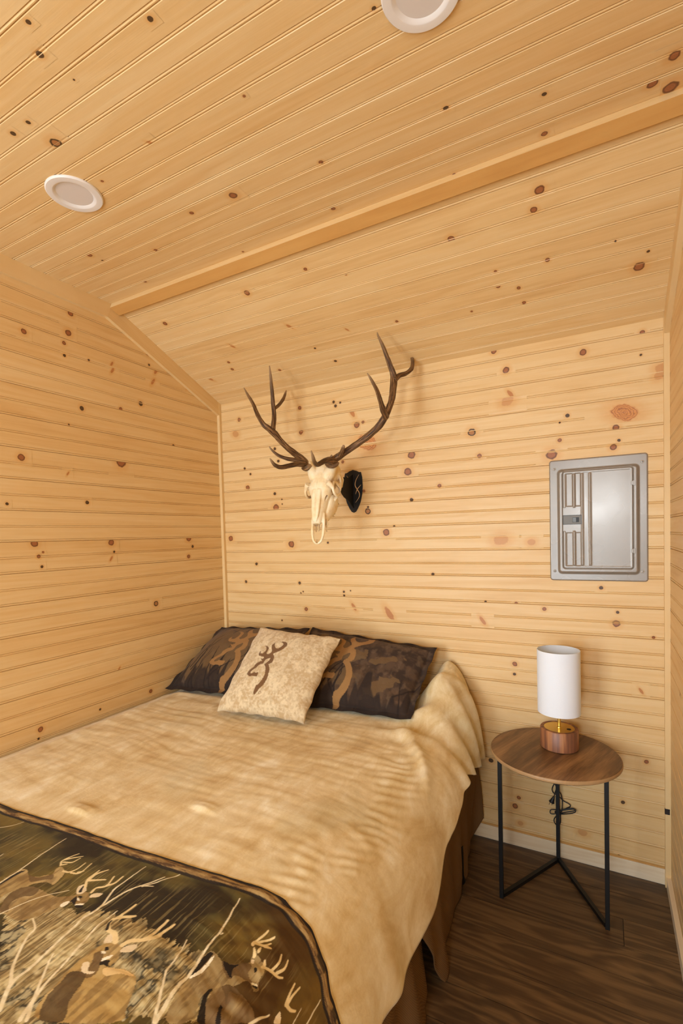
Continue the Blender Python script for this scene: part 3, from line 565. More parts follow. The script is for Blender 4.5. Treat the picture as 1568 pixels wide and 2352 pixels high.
# ---------------------------------------------------------------- bed cover with its printed deer panel
nu, nv = 300, 330
S_, V_ = np.meshgrid(np.linspace(0, S_MAX, nu), np.linspace(0, 2.40, nv), indexing='ij')
P_ = cover(S_, V_).reshape(-1, 3)
org = Vector((.8, -1.0, .68))
comf = link('bedspread', new_mesh('bedspread', P_ - np.array(org), grid_faces(nu, nv, True), TAN, True), loc=org,
            label='tan marbled bedspread over the bed, with a printed deer panel at its foot', cat='bedspread')
m_ = comf.modifiers.new('thickness', 'SOLIDIFY'); m_.thickness = .012; m_.offset = -1
# panel
ds = .0017
us = np.arange(0.0, S_MAX - .004, ds); vs = np.arange(1.425, 2.16, ds)
S_, V_ = np.meshgrid(us, vs, indexing='ij')
bd = np.array([[-30, 1536], [200, 1538]] + ART['border'][:-1] + [[1960, 1512]], float) / 1000
bx, by = bd[:, 0], bd[:, 1]
vb = np.interp(S_, bx, by)
for _ in range(1):
    ker = 9; pad = np.pad(np.interp(us, bx, by), ker, 'edge'); sm = np.convolve(pad, np.ones(2 * ker + 1) / (2 * ker + 1), 'valid'); vb = np.repeat(sm[:, None], len(vs), 1)
vb = vb + .0025 * (fbm(S_ * 26, S_ * 0, 3, 2) - .5)
D_ = V_ - vb
Xm, Ym = S_ * 1000, V_ * 1000
n1 = fbm(S_ * 7, V_ * 9, 11, 4); n2 = fbm(S_ * 22, V_ * 22, 12, 3); n3 = fbm(S_ * 130, V_ * 26, 13, 3); n4 = fbm(S_ * 60, V_ * 50, 14, 3)
img = np.zeros(S_.shape + (3,)) + np.array(lin((92, 80, 44)))
img = lay(img, sstep(.45, .75, n1), (132, 108, 50), .7)
img = lay(img, sstep(.52, .36, n1), (52, 40, 24), .95)
img = lay(img, sstep(.55, .75, n2), (70, 56, 30), .6)
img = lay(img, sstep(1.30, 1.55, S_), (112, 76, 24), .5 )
# grass
gp = ART['grass']
g0 = inpoly(Xm, Ym + 26 * (n3 - .5) * 2 + 20 * (n2 - .5), gp).astype(float)
ext = (Ym > 1850) & (Xm < 1420)
g0 = np.maximum(g0, ext.astype(float))
n5 = fbm(S_ * 330, V_ * 30, 113, 2)
gimg = np.zeros(S_.shape + (3,)) + np.array(lin((162, 138, 94)))
gimg = lay(gimg, sstep(.45, .68, n5), (204, 184, 138), .8); gimg = lay(gimg, sstep(.46, .30, n5), (104, 84, 54), .8)
gimg = lay(gimg, sstep(.5, .34, n3), (126, 104, 66), .6)
bush = sstep(.50, .60, fbm(S_ * 11, V_ * 16, 71, 3)) * sstep(.42, .56, n4) * sstep(1.60, 1.72, V_)
gimg = lay(gimg, bush, (58, 54, 44), .9)
gimg = lay(gimg, sstep(.56, .72, n4) * sstep(1.66, 1.8, V_), (222, 204, 160), .55)
img = img * (1 - g0[..., None]) + gimg * g0[..., None]
blade = sstep(.70, .80, vnoise(S_ * 330, V_ * 13, 91)) * sstep(.40, .6, fbm(S_ * 6, V_ * 9, 93, 2)) * sstep(1.50, 1.62, V_)
img = lay(img, blade, (176, 154, 104), .32)
blade = sstep(.80, .88, vnoise(S_ * 420, V_ * 9, 95)) * g0
img = lay(img, blade, (216, 198, 156), .38)
CO = dict(d1=(166, 138, 90), d2=(158, 130, 84), d2dark=(106, 82, 52), d3=(182, 150, 94), d3dark=(84, 64, 42), d4=(162, 138, 96), d5=(132, 106, 72), neck=(110, 84, 54), dark=(38, 28, 22), white=(238, 226, 200), ear=(222, 200, 164), pale=(222, 190, 136), antler=(226, 200, 150), branch=(226, 208, 172))
for nm, pl in ART['polys']:
    pg = smooth_poly([tuple(p) for p in pl], 4)
    xs = [p[0] for p in pg]; ys = [p[1] for p in pg]
    i0, i1 = np.searchsorted(us * 1000, (min(xs) - 4, max(xs) + 4)); j0, j1 = np.searchsorted(vs * 1000, (min(ys) - 4, max(ys) + 4))
    if i1 - i0 < 2 or j1 - j0 < 2: continue
    sl = (slice(i0, i1), slice(j0, j1))
    jit = 3.0 if nm[0] == 'd' and nm != 'dark' else 1.2
    mk = inpoly(Xm[sl] + jit * (n4[sl] - .5) * 2, Ym[sl] + jit * (n3[sl] - .5) * 2, pg).astype(float)
    img[sl] = lay(img[sl], mk, CO[nm], .96 if nm not in ('d2dark', 'd3dark', 'neck') else .8)
    if nm in ('d1', 'd2', 'd3', 'd4', 'd5'):
        # fur shading: lighter along the back, darker below
        img[sl] = lay(img[sl], mk * sstep(.45, .7, n2[sl]), (206, 180, 130), .45)
        img[sl] = lay(img[sl], mk * sstep(.55, .35, n3[sl]), (104, 74, 42), .45)
for nm, wd, pl in ART['lines']:
    pts = crom(pl, 5) if len(pl) > 2 else np.array(pl, float)
    xs, ys = pts[:, 0], pts[:, 1]
    i0, i1 = np.searchsorted(us * 1000, (min(xs) - 8, max(xs) + 8)); j0, j1 = np.searchsorted(vs * 1000, (min(ys) - 8, max(ys) + 8))
    if i1 - i0 < 2 or j1 - j0 < 2: continue
    sl = (slice(i0, i1), slice(j0, j1))
    d, t = linedist(Xm[sl] + 2 * (n4[sl] - .5), Ym[sl] + 2 * (n2[sl] - .5), pts)
    w = wd * (.62 if nm == 'branch' else .75) * (1.15 - .5 * t)
    img[sl] = lay(img[sl], sstep(w + .9, w - .9, d + 1.6), (70, 52, 34), .5)
    img[sl] = lay(img[sl], sstep(w + .8, w - .8, d), CO[nm], .95)
# rope-like border band
bandw = .026
brk = fbm(S_ * 30, D_ * 260, 55, 3)
wood = np.zeros(S_.shape + (3,)) + np.array(lin((140, 108, 66)))
wood = lay(wood, sstep(.5, .68, brk), (176, 144, 94), .8); wood = lay(wood, sstep(.46, .30, brk), (84, 58, 36), .9)
wood = lay(wood, sstep(.72, .78, vnoise(S_ * 18, S_ * 0, 8)) * sstep(.006, .009, D_) * sstep(.02, .016, D_), (50, 36, 26), .8)
inb = (D_ < .031).astype(float)
img = img * (1 - inb[..., None]) + wood * inb[..., None]
img = lay(img, sstep(.0090, .0065, D_ + .003 * (brk - .5)), (40, 32, 30), .97)
img = lay(img, sstep(.0245, .0265, D_ + .004 * (brk - .5)) * sstep(.0335, .0315, D_), (40, 32, 28), .95)
img = (img * np.array((.92, 1.0, 1.12))) ** 1.16 * 1.30
Pp = cover(S_, np.maximum(V_, vb))
du = np.gradient(Pp, axis=0); dv = np.gradient(cover(S_, V_), axis=1); nr = np.cross(dv, du); nr /= np.linalg.norm(nr, axis=-1, keepdims=True) + 1e-12
Pp = Pp + nr * (.0035 + .0035 * (np.exp(-((np.maximum(D_, 0) - .016) / .010) ** 2)))[..., None]
keep = (D_ > -ds * 1.01)
idx = -np.ones(S_.shape, int); idx[keep] = np.arange(keep.sum())
fa = grid_faces(*S_.shape, True); fl = idx.reshape(-1)[fa]; fl = fl[(fl >= 0).all(1)]
me = new_mesh('deer_panel', Pp[keep], fl, PRINT, True, attrs={'col': ('FLOAT_COLOR', rgba_img(img[keep][None]))})
dp = link('deer_panel', me, comf, label='printed panel of antlered deer resting in tall grass')

# ---------------------------------------------------------------- brown waffle bed skirt
def waffle():
    m, nt, b = mat('brown_waffle_cloth'); k = N(nt); o = k.sep(k.obj())
    wv = k.math('MULTIPLY', k.math('SINE', k.math('MULTIPLY', k.math('ADD', o[1], o[0]), 900.0)), k.math('SINE', k.math('MULTIPLY', o[2], 900.0)))
    f = k.map(wv, -1, 1, 0, 1)
    c = k.mix(f, rgba((98, 72, 46)), rgba((142, 108, 72)))
    c = k.mix(k.math('MULTIPLY', k.noise(k.obj(), 6, 3), .5), c, rgba((112, 84, 54)))
    k.put(b.inputs['Base Color'], c); b.inputs['Roughness'].default_value = .9; b.inputs['Specular IOR Level'].default_value = .15
    k.bump(f, .5, .003, b); return m
WAF = waffle()
skirt = thing('bed_skirt', 'brown waffle-weave bed skirt hanging under the tan cover down to the floor', 'bed skirt', (1.58, -.6, 0))
def drape(name, top, bot, n=120, m=40, fold=.010, freq=40, seed=0):
    T = crom(top, 12); B = crom(bot, 12)
    def res(P, n):
        L = np.concatenate([[0], np.cumsum(np.linalg.norm(np.diff(P, axis=0), axis=1))]); q = np.linspace(0, L[-1], n)
        return np.stack([np.interp(q, L, P[:, i]) for i in range(3)], -1)
    T = res(T, n); B = res(B, n); t = np.linspace(0, 1, m)[None, :, None]
    P = T[:, None] * (1 - t) + B[:, None] * t
    yy = P[..., 1]; tt = t[..., 0]
    P[..., 0] += fold * np.sin(yy * freq + 3 * fbm(yy * 4, tt * 1.2 + yy * 0, seed, 2)) * np.sin(np.pi * np.clip(tt * .75 + .05, 0, 1)) + .012 * (fbm(yy * 9, tt * 3 + yy * 0, seed + 5, 2) - .5)
    o = link(name, new_mesh(name, P.reshape(-1, 3), grid_faces(n, m), WAF, True), skirt)
    md = o.modifiers.new('t', 'SOLIDIFY'); md.thickness = .004
    return o
drape('side_panel', [(1.585, -.030, .47), (1.590, -.10, .50), (1.595, -.30, .52), (1.60, -.60, .50), (1.60, -.95, .42), (1.612, -1.06, .40)],
      [(1.607, -.035, .115), (1.575, -.080, .040), (1.565, -.13, .020), (1.583, -.25, .012), (1.597, -.38, .008), (1.604, -.52, .006), (1.606, -.62, .006), (1.634, -.75, .006), (1.656, -.845, .006), (1.652, -.875, .03)])
drape('foot_panel', [(1.585, -.98, .42), (1.59, -1.2, .42), (1.60, -1.6, .42), (1.60, -2.06, .42)],
      [(1.585, -.84, .02), (1.612, -.91, .010), (1.624, -.965, .006), (1.652, -1.04, .006), (1.64, -1.3, .006), (1.66, -1.6, .006), (1.64, -2.06, .006)], seed=4)

# ---------------------------------------------------------------- pillows
def pillow(name, TL, TR, BR, BL, thick, label, cat, paint, fabric, res=.003, flange=0.0, pinch=.02, seed=0, group=None, power=2.4, sag=0.0):
    TL, TR, BR, BL = (np.array(p, float) for p in (TL, TR, BR, BL))
    wu = np.linalg.norm(TR - TL); wv = np.linalg.norm(TL - BL)
    nu = int(wu / res); nv = int(wv / res)
    u, v = np.meshgrid(np.linspace(0, 1, nu), np.linspace(0, 1, nv), indexing='ij')
    U = 2 * u - 1; V = 2 * v - 1
    # edges bow inwards between the corners
    uu = u - pinch * np.sign(U) * np.abs(U) ** 3 * (1 - V * V) * .9
    vv_ = v - pinch * np.sign(V) * np.abs(V) ** 3 * (1 - U * U) * .9
    P = (BL * (1 - uu[..., None]) + BR * uu[..., None]) * (1 - vv_[..., None]) + (TL * (1 - uu[..., None]) + TR * uu[..., None]) * vv_[..., None]
    n = np.cross(TR - TL, TL - BL); n /= np.linalg.norm(n)
    if n[1] > 0: n = -n
    fu, fv = 1 - flange / wu * 2, 1 - flange / wv * 2
    a = np.clip(1 - np.abs(U / fu) ** power, 0, 1); b = np.clip(1 - np.abs(V / fv) ** power, 0, 1)
    h = (a * b) ** .52
    wr = fbm(u * 5 + seed, v * 5, seed, 3) - .5
    rad = np.sin(8 * fbm(u * 3, v * 3, seed + 3, 2) + 26 * (u if True else v)) * np.exp(-((np.minimum(1 - np.abs(U), 1 - np.abs(V))) / .16) ** 2)
    h_f = thick * h * (1 + .10 * wr - sag * (v - .5)) + .0035 * rad * (h > .02) + .010 * wr * (h > .02) * np.minimum(h * 3, 1)
    ripple = .006 * np.sin(u * 31 + seed) * np.abs(V) ** 8 + .006 * np.sin(v * 27 + seed) * np.abs(U) ** 8
    F = P + n * (h_f + ripple)[..., None]
    Bk = P - n * (thick * .55 * h - ripple)[..., None]
    img = paint(u, v, wu, wv)
    nF = nu * nv
    border = np.zeros((nu, nv), bool); border[0] = border[-1] = True; border[:, 0] = border[:, -1] = True
    bi = np.arange(nF).reshape(nu, nv).copy(); inner = ~border; bi2 = bi.copy(); bi2[inner] = nF + np.arange(inner.sum())
    verts = np.concatenate([F.reshape(-1, 3), Bk[inner]], 0)
    fq = grid_faces(nu, nv, True); bq = bi2.reshape(-1)[fq][:, ::-1]
    c0 = P.mean((0, 1)); c0 = np.array([c0[0], c0[1], min(BL[2], BR[2])])
    colr = np.concatenate([rgba_img(img), np.concatenate([img[inner], np.ones((inner.sum(), 1))], 1)], 0)
    cr = np.cross(F[1, 0] - F[0, 0], F[0, 1] - F[0, 0])
    me = new_mesh(name, verts - c0, np.concatenate([fq, bq], 0), fabric, True, attrs={'col': ('FLOAT_COLOR', colr)})
    bm = bmesh.new(); bm.from_mesh(me); bmesh.ops.recalc_face_normals(bm, faces=bm.faces); bm.to_mesh(me); bm.free()
    return link(name, me, loc=c0, label=label, cat=cat, group=group)
LOGO_C = smooth_poly([(p[0] + .025, p[1] - .055) for p in LOGO], 3)
REG = (REG[0] + .025, REG[1] - .055)
LW, LH = .465, .46          # size of the cushion, which gives the emblem its proportions
lx = np.array([p[0] * LW for p in LOGO_C]); ly = np.array([p[1] * LH for p in LOGO_C])
LTOP, LBOT = ly.max(), ly.min(); L_X0 = lx.min()
EMB = [((x - L_X0) / (LTOP - LBOT), (y - LBOT) / (LTOP - LBOT)) for x, y in zip(lx, ly)]   # unit height
EW = max(p[0] for p in EMB)
def paint_cushion(u, v, wu, wv):
    a = fbm(u * 16, v * 16, 3, 4); b = fbm(u * 60, v * 60, 4, 3)
    img = np.zeros(u.shape + (3,)) + np.array(lin((210, 190, 156)))
    t = .5 * a + .5 * b
    img = lay(img, sstep(.50, .62, t), (230, 212, 176), .8); img = lay(img, sstep(.49, .38, t), (192, 162, 118), .7)
    e = fbm(u * 30, v * 30, 8, 2)
    img = lay(img, inpoly(u + .003 * (e - .5), v + .003 * (e - .5), LOGO_C).astype(float), (112, 76, 42), .95)
    d = np.hypot((u - REG[0]) * wu, (v - REG[1]) * wv)
    ring = ((d > .0052) & (d < .0075)).astype(float)
    img = lay(img, ring, (140, 104, 66), .9)
    x, y = (u - REG[0]) * wu, (v - REG[1]) * wv
    R_ = ((np.abs(x + .0018) < .0009) & (np.abs(y) < .0036)) | ((np.abs(np.hypot(x + .0002, y - .0016) - .0019) < .0008) & (x > -.0018)) | ((np.abs(x - .0012 + (y + .0018) * .55) < .0009) & (y < 0) & (y > -.0036))
    return lay(img, R_.astype(float), (140, 104, 66), .8)
def paint_sham(seed, ex, hgt, ebot, mostly_brown):
    def f(u, v, wu, wv):
        a = fbm(u * 5, v * 5, seed, 4); b = fbm(u * 22, v * 16, seed + 1, 4); c = fbm(u * 70, v * 20, seed + 2, 3)
        img = np.zeros(u.shape + (3,)) + np.array(lin((74, 58, 48)))
        img = lay(img, sstep(.46, .66, b), (98, 78, 62), .6); img = lay(img, sstep(.5, .36, b), (54, 43, 38), .7)
        img = lay(img, sstep(.6, .72, fbm(u * 30, v * 12, seed + 9, 3)), (108, 90, 74), .5)
        # big leaf shapes behind the emblem
        lf = [(0.10, .70, .24, .15, .5), (.42, .62, .20, .13, -.6), (.45, .28, .20, .14, .9), (.72, .58, .15, .045, .6), (.74, .25, .16, .07, .9), (.20, .35, .24, .18, -.4)]
        if mostly_brown: lf = [(.28, .50, .40, .36, .1), (.62, .55, .30, .30, 0), (.40, .30, .40, .22, 0), (.2, .66, .25, .25, .3)]
        for (cx, cy, rx, ry, an) in lf:
            x = (u - cx) * math.cos(an) + (v - cy) * math.sin(an); y = -(u - cx) * math.sin(an) + (v - cy) * math.cos(an)
            r = np.hypot(x / rx, y / ry) + .9 * (b - .5) + .9 * (a - .5) + .25 * np.abs(np.sin(6 * (x / rx)))
            img = lay(img, sstep(1.02, .96, r), (112, 88, 60), .85)
        img = lay(img, sstep(.45, .7, a), (96, 70, 42), .3)
        # dark grass rising from the lower edge
        gr = sstep(.0, .05, .20 + .30 * (vnoise(u * 34, u * 0 + seed, seed + 6) - .45) + .25 * (fbm(u * 6, u * 0, seed + 8, 2) - .5) - v)
        img = lay(img, gr, (44, 35, 32), .85)
        R_ = random.Random(seed)
        for q in range(16 if mostly_brown else 10):
            x = R_.uniform(.04, .96); y = R_.uniform(0, .25); pts = [(x, y)]
            dx = R_.uniform(-.03, .05)
            for s_ in range(5):
                x += dx + R_.uniform(-.02, .02); y += R_.uniform(.05, .11); pts.append((x, y))
            d, t = linedist(u * wu, v * wv, [(p[0] * wu, p[1] * wv) for p in pts])
            w = .0048 * (1 - .75 * t)
            img = lay(img, sstep(w + .0012, w - .0012, d), (42, 33, 30), .9)
        # stag emblem
        X = (u * wu - ex * wu) / (hgt * wv) + EW * .5; Y = (v - ebot) / hgt
        e = fbm(u * 30, v * 30, 8, 2)
        mk = inpoly(X, Y, EMB).astype(float)
        img = lay(img, mk, (160, 120, 74), .95)
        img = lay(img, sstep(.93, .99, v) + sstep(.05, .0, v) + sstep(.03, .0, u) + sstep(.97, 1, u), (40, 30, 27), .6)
        return img
    return f
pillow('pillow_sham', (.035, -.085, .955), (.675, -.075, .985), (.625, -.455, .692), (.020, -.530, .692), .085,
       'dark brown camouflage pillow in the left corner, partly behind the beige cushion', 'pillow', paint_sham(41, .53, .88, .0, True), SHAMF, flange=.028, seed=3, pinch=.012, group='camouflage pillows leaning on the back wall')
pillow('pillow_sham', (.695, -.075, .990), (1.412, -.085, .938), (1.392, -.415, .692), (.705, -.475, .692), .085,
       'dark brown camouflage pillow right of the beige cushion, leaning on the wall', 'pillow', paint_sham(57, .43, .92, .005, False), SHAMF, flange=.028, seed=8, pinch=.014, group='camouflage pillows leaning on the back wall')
pillow('throw_pillow', (.545, -.352, 1.030), (1.000, -.315, 1.000), (.985, -.640, .696), (.535, -.690, .700), .075,
       'square beige cushion with a brown stag-head emblem, propped in front of the two dark pillows', 'cushion', paint_cushion, CUSHF, seed=5, pinch=.020)

# ---------------------------------------------------------------- side table
def walnut(name, a, b_, c_, axis=(1, 0), scale=30, rough=.42):
    m, nt, b = mat(name); k = N(nt); o = k.sep(k.obj())
    al = k.math('ADD', k.math('MULTIPLY', o[0], axis[0]), k.math('MULTIPLY', o[1], axis[1])); ac = k.math('SUBTRACT', k.math('MULTIPLY', o[0], axis[1]), k.math('MULTIPLY', o[1], axis[0]))
    st = k.noise(k.comb(k.math('MULTIPLY', ac, scale), k.math('MULTIPLY', al, 2.2), k.math('MULTIPLY', o[2], .5)), 1.0, 4, .6, .4)
    fn = k.noise(k.comb(k.math('MULTIPLY', ac, scale * 12), k.math('MULTIPLY', al, 8), 0.0), 1.0, 3, .6)
    c = k.ramp(k.math('ADD', k.math('MULTIPLY', st, .8), k.math('MULTIPLY', fn, .2)), [(.32, a), (.5, b_), (.68, c_)])
    rr = k.math('SQRT', k.math('ADD', k.math('MULTIPLY', o[0], o[0]), k.math('MULTIPLY', o[1], o[1])))
    c = k.mix(k.math('MULTIPLY', k.math('GREATER_THAN', rr, .2432), .7), c, rgba((186, 150, 106)))
    k.put(b.inputs['Base Color'], c); b.inputs['Roughness'].default_value = rough; b.inputs['Specular IOR Level'].default_value = .4
    k.bump(fn, .12, .001, b); return m
TC = (1.945, -.262)
table = thing('side_table', 'small round side table with walnut top on thin black steel legs, beside the bed', 'table', (TC[0], TC[1], 0))
mb = MB(); R_ = .246
mb.lathe([(0, .582), (R_ - .006, .582), (R_ - .001, .586), (R_, .591), (R_ - .001, .597), (R_ - .004, .600), (0, .600)], (0, 0, 0), 96)
o = mb.build('tabletop', walnut('walnut_top', (62, 42, 27), (108, 78, 50), (160, 122, 82), (.33, .944), 17), None, True)
o.parent = table
FT = {'a': (1.752, -.372), 'b': (1.939, -.030), 'c': (2.133, -.362)}
hw = .0078
for q in 'abc':
    mb = MB(); x, y = FT[q]; mb.box((x - hw, y - hw, 0), (x + hw, y + hw, .582)); bevel(mb.build('leg', DARKM, table), .0012)
for q in 'ac':
    a = Vector((*FT[q], hw)); b = Vector((*FT['b'], hw)); d = (b - a).normalized()
    mb = MB(); mb.tube([a + d * hw, b - d * hw], hw * 1.38, 4, square=True); mb.build('crossbar', DARKM, table)

# ---------------------------------------------------------------- lamp
LX, LY, LZ = 1.962, -.205, .6006
lamp = thing('table_lamp', 'small table lamp with white drum shade, brass stem and round wooden base', 'lamp', (LX, LY, LZ))
def kid(mb, name, m, par, smooth=True, **kw):
    o = mb.build(name, m, None, smooth, **kw); o.parent = par; return o
mb = MB(); mb.lathe([(0, 0), (.071, 0), (.0735, .002), (.0735, .078), (.071, .081), (.059, .081), (.059, .078), (0, .078)], (0, 0, 0), 64)
def base_wood():
    m, nt, b = mat('striped_walnut'); k = N(nt); o = k.sep(k.obj())
    ang = k.math('ARCTAN2', o[1], o[0])
    st = k.noise(k.comb(k.math('MULTIPLY', ang, 4.2), k.math('MULTIPLY', o[2], 3), 2.0), 1.0, 3, .5, .3)
    fn = k.noise(k.comb(k.math('MULTIPLY', ang, 60), k.math('MULTIPLY', o[2], 10), 0.0), 1.0, 3, .6)
    c = k.ramp(k.math('ADD', k.math('MULTIPLY', st, .85), k.math('MULTIPLY', fn, .15)), [(.3, (96, 62, 48)), (.5, (136, 88, 62)), (.56, (158, 104, 68)), (.72, (184, 128, 84))])
    k.put(b.inputs['Base Color'], c); b.inputs['Roughness'].default_value = .45; return m
kid(mb, 'lamp_base', base_wood(), lamp)
BRASS = plain('brushed_brass', (244, 214, 124), .30, 1.0)
mb = MB(); mb.lathe([(0, .078), (.0585, .078), (.0585, .0805), (0, .0805)], (0, 0, 0), 64); bp = kid(mb, 'brass_plate', BRASS, lamp)
mb = MB(); mb.lathe([(0, .0805), (.0085, .0805), (.0085, .0815), (.007, .0825), (0, .0825)], (.037, -.008, 0), 24); kid(mb, 'touch_switch', plain('dark_bronze', (70, 54, 34), .4, .7), bp)
mb = MB(); mb.lathe([(0, .0805), (.010, .0805), (.0095, .085), (.0065, .087), (.0065, .30), (0, .30)], (0, 0, 0), 24); kid(mb, 'stem', BRASS, lamp)
def shade_mat():
    m, nt, b = mat('white_linen_shade'); k = N(nt); o = k.obj()
    f = k.noise(k.vec('MULTIPLY', o, (300, 300, 900)), 1.0, 2)
    k.put(b.inputs['Base Color'], k.mix(f, rgba((228, 234, 244)), rgba((236, 242, 252)))); b.inputs['Roughness'].default_value = .85
    b.inputs['Specular IOR Level'].default_value = .2
    b.inputs['Transmission Weight'].default_value = 0; k.bump(f, .05, .001, b)
    return m
mb = MB(); rs = .0825
mb.lathe([(rs - .002, .146), (rs, .146), (rs, .148), (rs, .403), (rs, .405), (rs - .002, .405), (rs - .002, .146)], (0, 0, 0), 72)
sh = kid(mb, 'lamp_shade', shade_mat(), lamp)
mb = MB()
for q in range(3):
    a = q * 2 * math.pi / 3 + .3; mb.tube([(.006 * math.cos(a), .006 * math.sin(a), .292), ((rs - .002) * math.cos(a), (rs - .002) * math.sin(a), .300)], .0014, 6)
mb.lathe([(0, .285), (.017, .285), (.017, .315), (.012, .318), (0, .318)], (0, 0, 0), 20)
kid(mb, 'shade_holder', plain('white_metal', (220, 220, 220), .4), sh)
CORDM = plain('black_rubber', (16, 16, 20), .5)
def L(p): return (p[0] - LX, p[1] - LY, p[2] - LZ)
cp = [(1.955, -.131, .608), (1.935, -.08, .6045), (1.915, -.040, .6045), (1.910, -.011, .600), (1.908, -.010, .575), (1.914, -.014, .48), (1.926, -.016, .37), (1.931, -.016, .335), (1.944, -.016, .315), (1.953, -.012, .295), (1.957, -.014, .265), (1.952, -.016, .225),
      (1.930, -.016, .208), (1.912, -.018, .203), (1.905, -.018, .209), (1.912, -.016, .222), (1.950, -.016, .228), (2.000, -.018, .247), (2.012, -.020, .243), (2.000, -.020, .230), (1.955, -.016, .212), (1.925, -.016, .214), (1.960, -.018, .234), (1.998, -.014, .248), (2.006, -.016, .240), (1.958, -.016, .218),
      (1.932, -.014, .195), (1.922, -.016, .180), (1.924, -.018, .165), (1.938, -.014, .150), (1.948, -.012, .17), (1.952, -.010, .22), (1.990, -.010, .255), (1.960, -.010, .272), (1.940, -.010, .290), (1.920, -.012, .300), (1.915, -.014, .320), (1.926, -.012, .345), (1.934, -.010, .335), (1.926, -.016, .300), (1.922, -.022, .285)]
mb = MB(); mb.tube([L(p) for p in crom(cp, 7)], .0021, 8); cord = kid(mb, 'power_cord', CORDM, lamp)
mb = MB(); a = Vector(L((1.922, -.022, .287))); d = Vector((-.35, -.1, -.95)).normalized()
mb.tube([a, a + d * .006, a + d * .022, a + d * .026, a + d * .028], [.0035, .0055, .0095, .0125, .012], 12)
mb2 = kid(mb, 'plug', CORDM, cord)
mb = MB()
for s in (-1, 1):
    b = a + d * .027 + Vector((s * .0055, 0, 0)); mb.tube([b, b + d * .014], .0013, 6)
kid(mb, 'prongs', plain('nickel', (190, 190, 190), .3, 1.0), cord)

# ---------------------------------------------------------------- recessed ceiling lights
WHITE = plain('white_plastic', (228, 222, 218), .42)
LENS = plain('frosted_lens', (214, 206, 202), .35)
def recessed(x, y, label):
    t = thing('ceiling_light', label, 'ceiling light', (x, y, ZR), 'recessed lights in the flat part of the ceiling')
    mb = MB(); R_ = .0865
    mb.lathe([(R_, 0), (R_, -.003), (R_ - .003, -.0065), (R_ - .020, -.0075), (R_ - .023, -.007), (R_ - .031, .006 - .008), (R_ - .0315, 0)], (0, 0, 0), 72); kid(mb, 'trim_ring', WHITE, t)
    mb = MB(); mb.lathe([(0, -.0022), (R_ - .031, -.0022), (R_ - .031, 0), (0, 0)], (0, 0, 0), 72); kid(mb, 'lens', LENS, t)
recessed(.588, -1.318, 'white recessed light in the ceiling at the left, wholly in view')
recessed(1.795, -1.328, 'white recessed light in the ceiling cut off by the top of the picture')
# ---------------------------------------------------------------- electrical panel in the back wall
def panel_mat():
    m, nt, b = mat('grey_enamel'); k = N(nt); o = k.obj()
    f = k.noise(o, 5, 2, .5)
    k.put(b.inputs['Base Color'], k.mix(f, rgba((140, 130, 119)), rgba((145, 135, 124))))
    b.inputs['Metallic'].default_value = .12; k.put(b.inputs['Roughness'], k.map(f, .3, .7, .24, .32)); b.inputs['Specular IOR Level'].default_value = .75
    return m
ENAMEL = panel_mat()
X0, X1, Z0, Z1 = 1.917, 2.292, 1.273, 1.807
pan = thing('electrical_panel', 'grey metal electrical panel set into the back wall, its door closed', 'electrical panel', ((X0 + X1) / 2, 0, Z0))
ox, oz = (X0 + X1) / 2, Z0
def rsdf(X, Z, x0, x1, z0, z1, r):
    cx, cz = (x0 + x1) / 2, (z0 + z1) / 2; qx = np.abs(X - cx) - (x1 - x0) / 2 + r; qz = np.abs(Z - cz) - (z1 - z0) / 2 + r
    return np.hypot(np.maximum(qx, 0), np.maximum(qz, 0)) + np.minimum(np.maximum(qx, qz), 0) - r
def sheet(name, box, r, hfun, m, par, res=.0016, skirt=.004, **kw):
    x0, x1, z0, z1 = box
    xs = np.arange(x0 - res, x1 + res * 1.5, res); zs = np.arange(z0 - res, z1 + res * 1.5, res)
    X, Z = np.meshgrid(xs, zs, indexing='ij'); d = rsdf(X, Z, *box, r); e = 1e-5
    gx = (rsdf(X + e, Z, *box, r) - d) / e; gz = (rsdf(X, Z + e, *box, r) - d) / e
    out = np.maximum(d, 0); X = X - gx * out; Z = Z - gz * out
    keep = d < res * 1.2; H = hfun(X, Z)
    idx = -np.ones(X.shape, int); idx[keep] = np.arange(keep.sum())
    fl = idx.reshape(-1)[grid_faces(*X.shape)]
    dd = np.where(d > 0, 1, 0).reshape(-1)[grid_faces(*X.shape)]
    fl = fl[(fl >= 0).all(1) & (dd.sum(1) < 4)]
    V = np.stack([X - ox, -H, Z - oz], -1)[keep]
    o = link(name, new_mesh(name, V, fl, m, True), None, **kw); o.parent = par
    md = o.modifiers.new('thick', 'SOLIDIFY'); md.thickness = skirt; md.offset = -1
    return o
DB = (1.972, 2.239, 1.327, 1.754)
def h_cover(X, Z):
    d = -rsdf(X, Z, X0, X1, Z0, Z1, .012)
    h = .0052 - .0035 * sstep(.004, .0, d)
    d2 = -rsdf(X, Z, 1.948, 2.263, 1.302, 1.765, .02)
    h = h + .0120 * sstep(.0, .013, d2)
    d3 = -rsdf(X, Z, *DB, .012)
    return h - .0035 * sstep(-.0030, -.0008, d3)
sheet('cover_plate', (X0, X1, Z0, Z1), .012, h_cover, ENAMEL, pan)
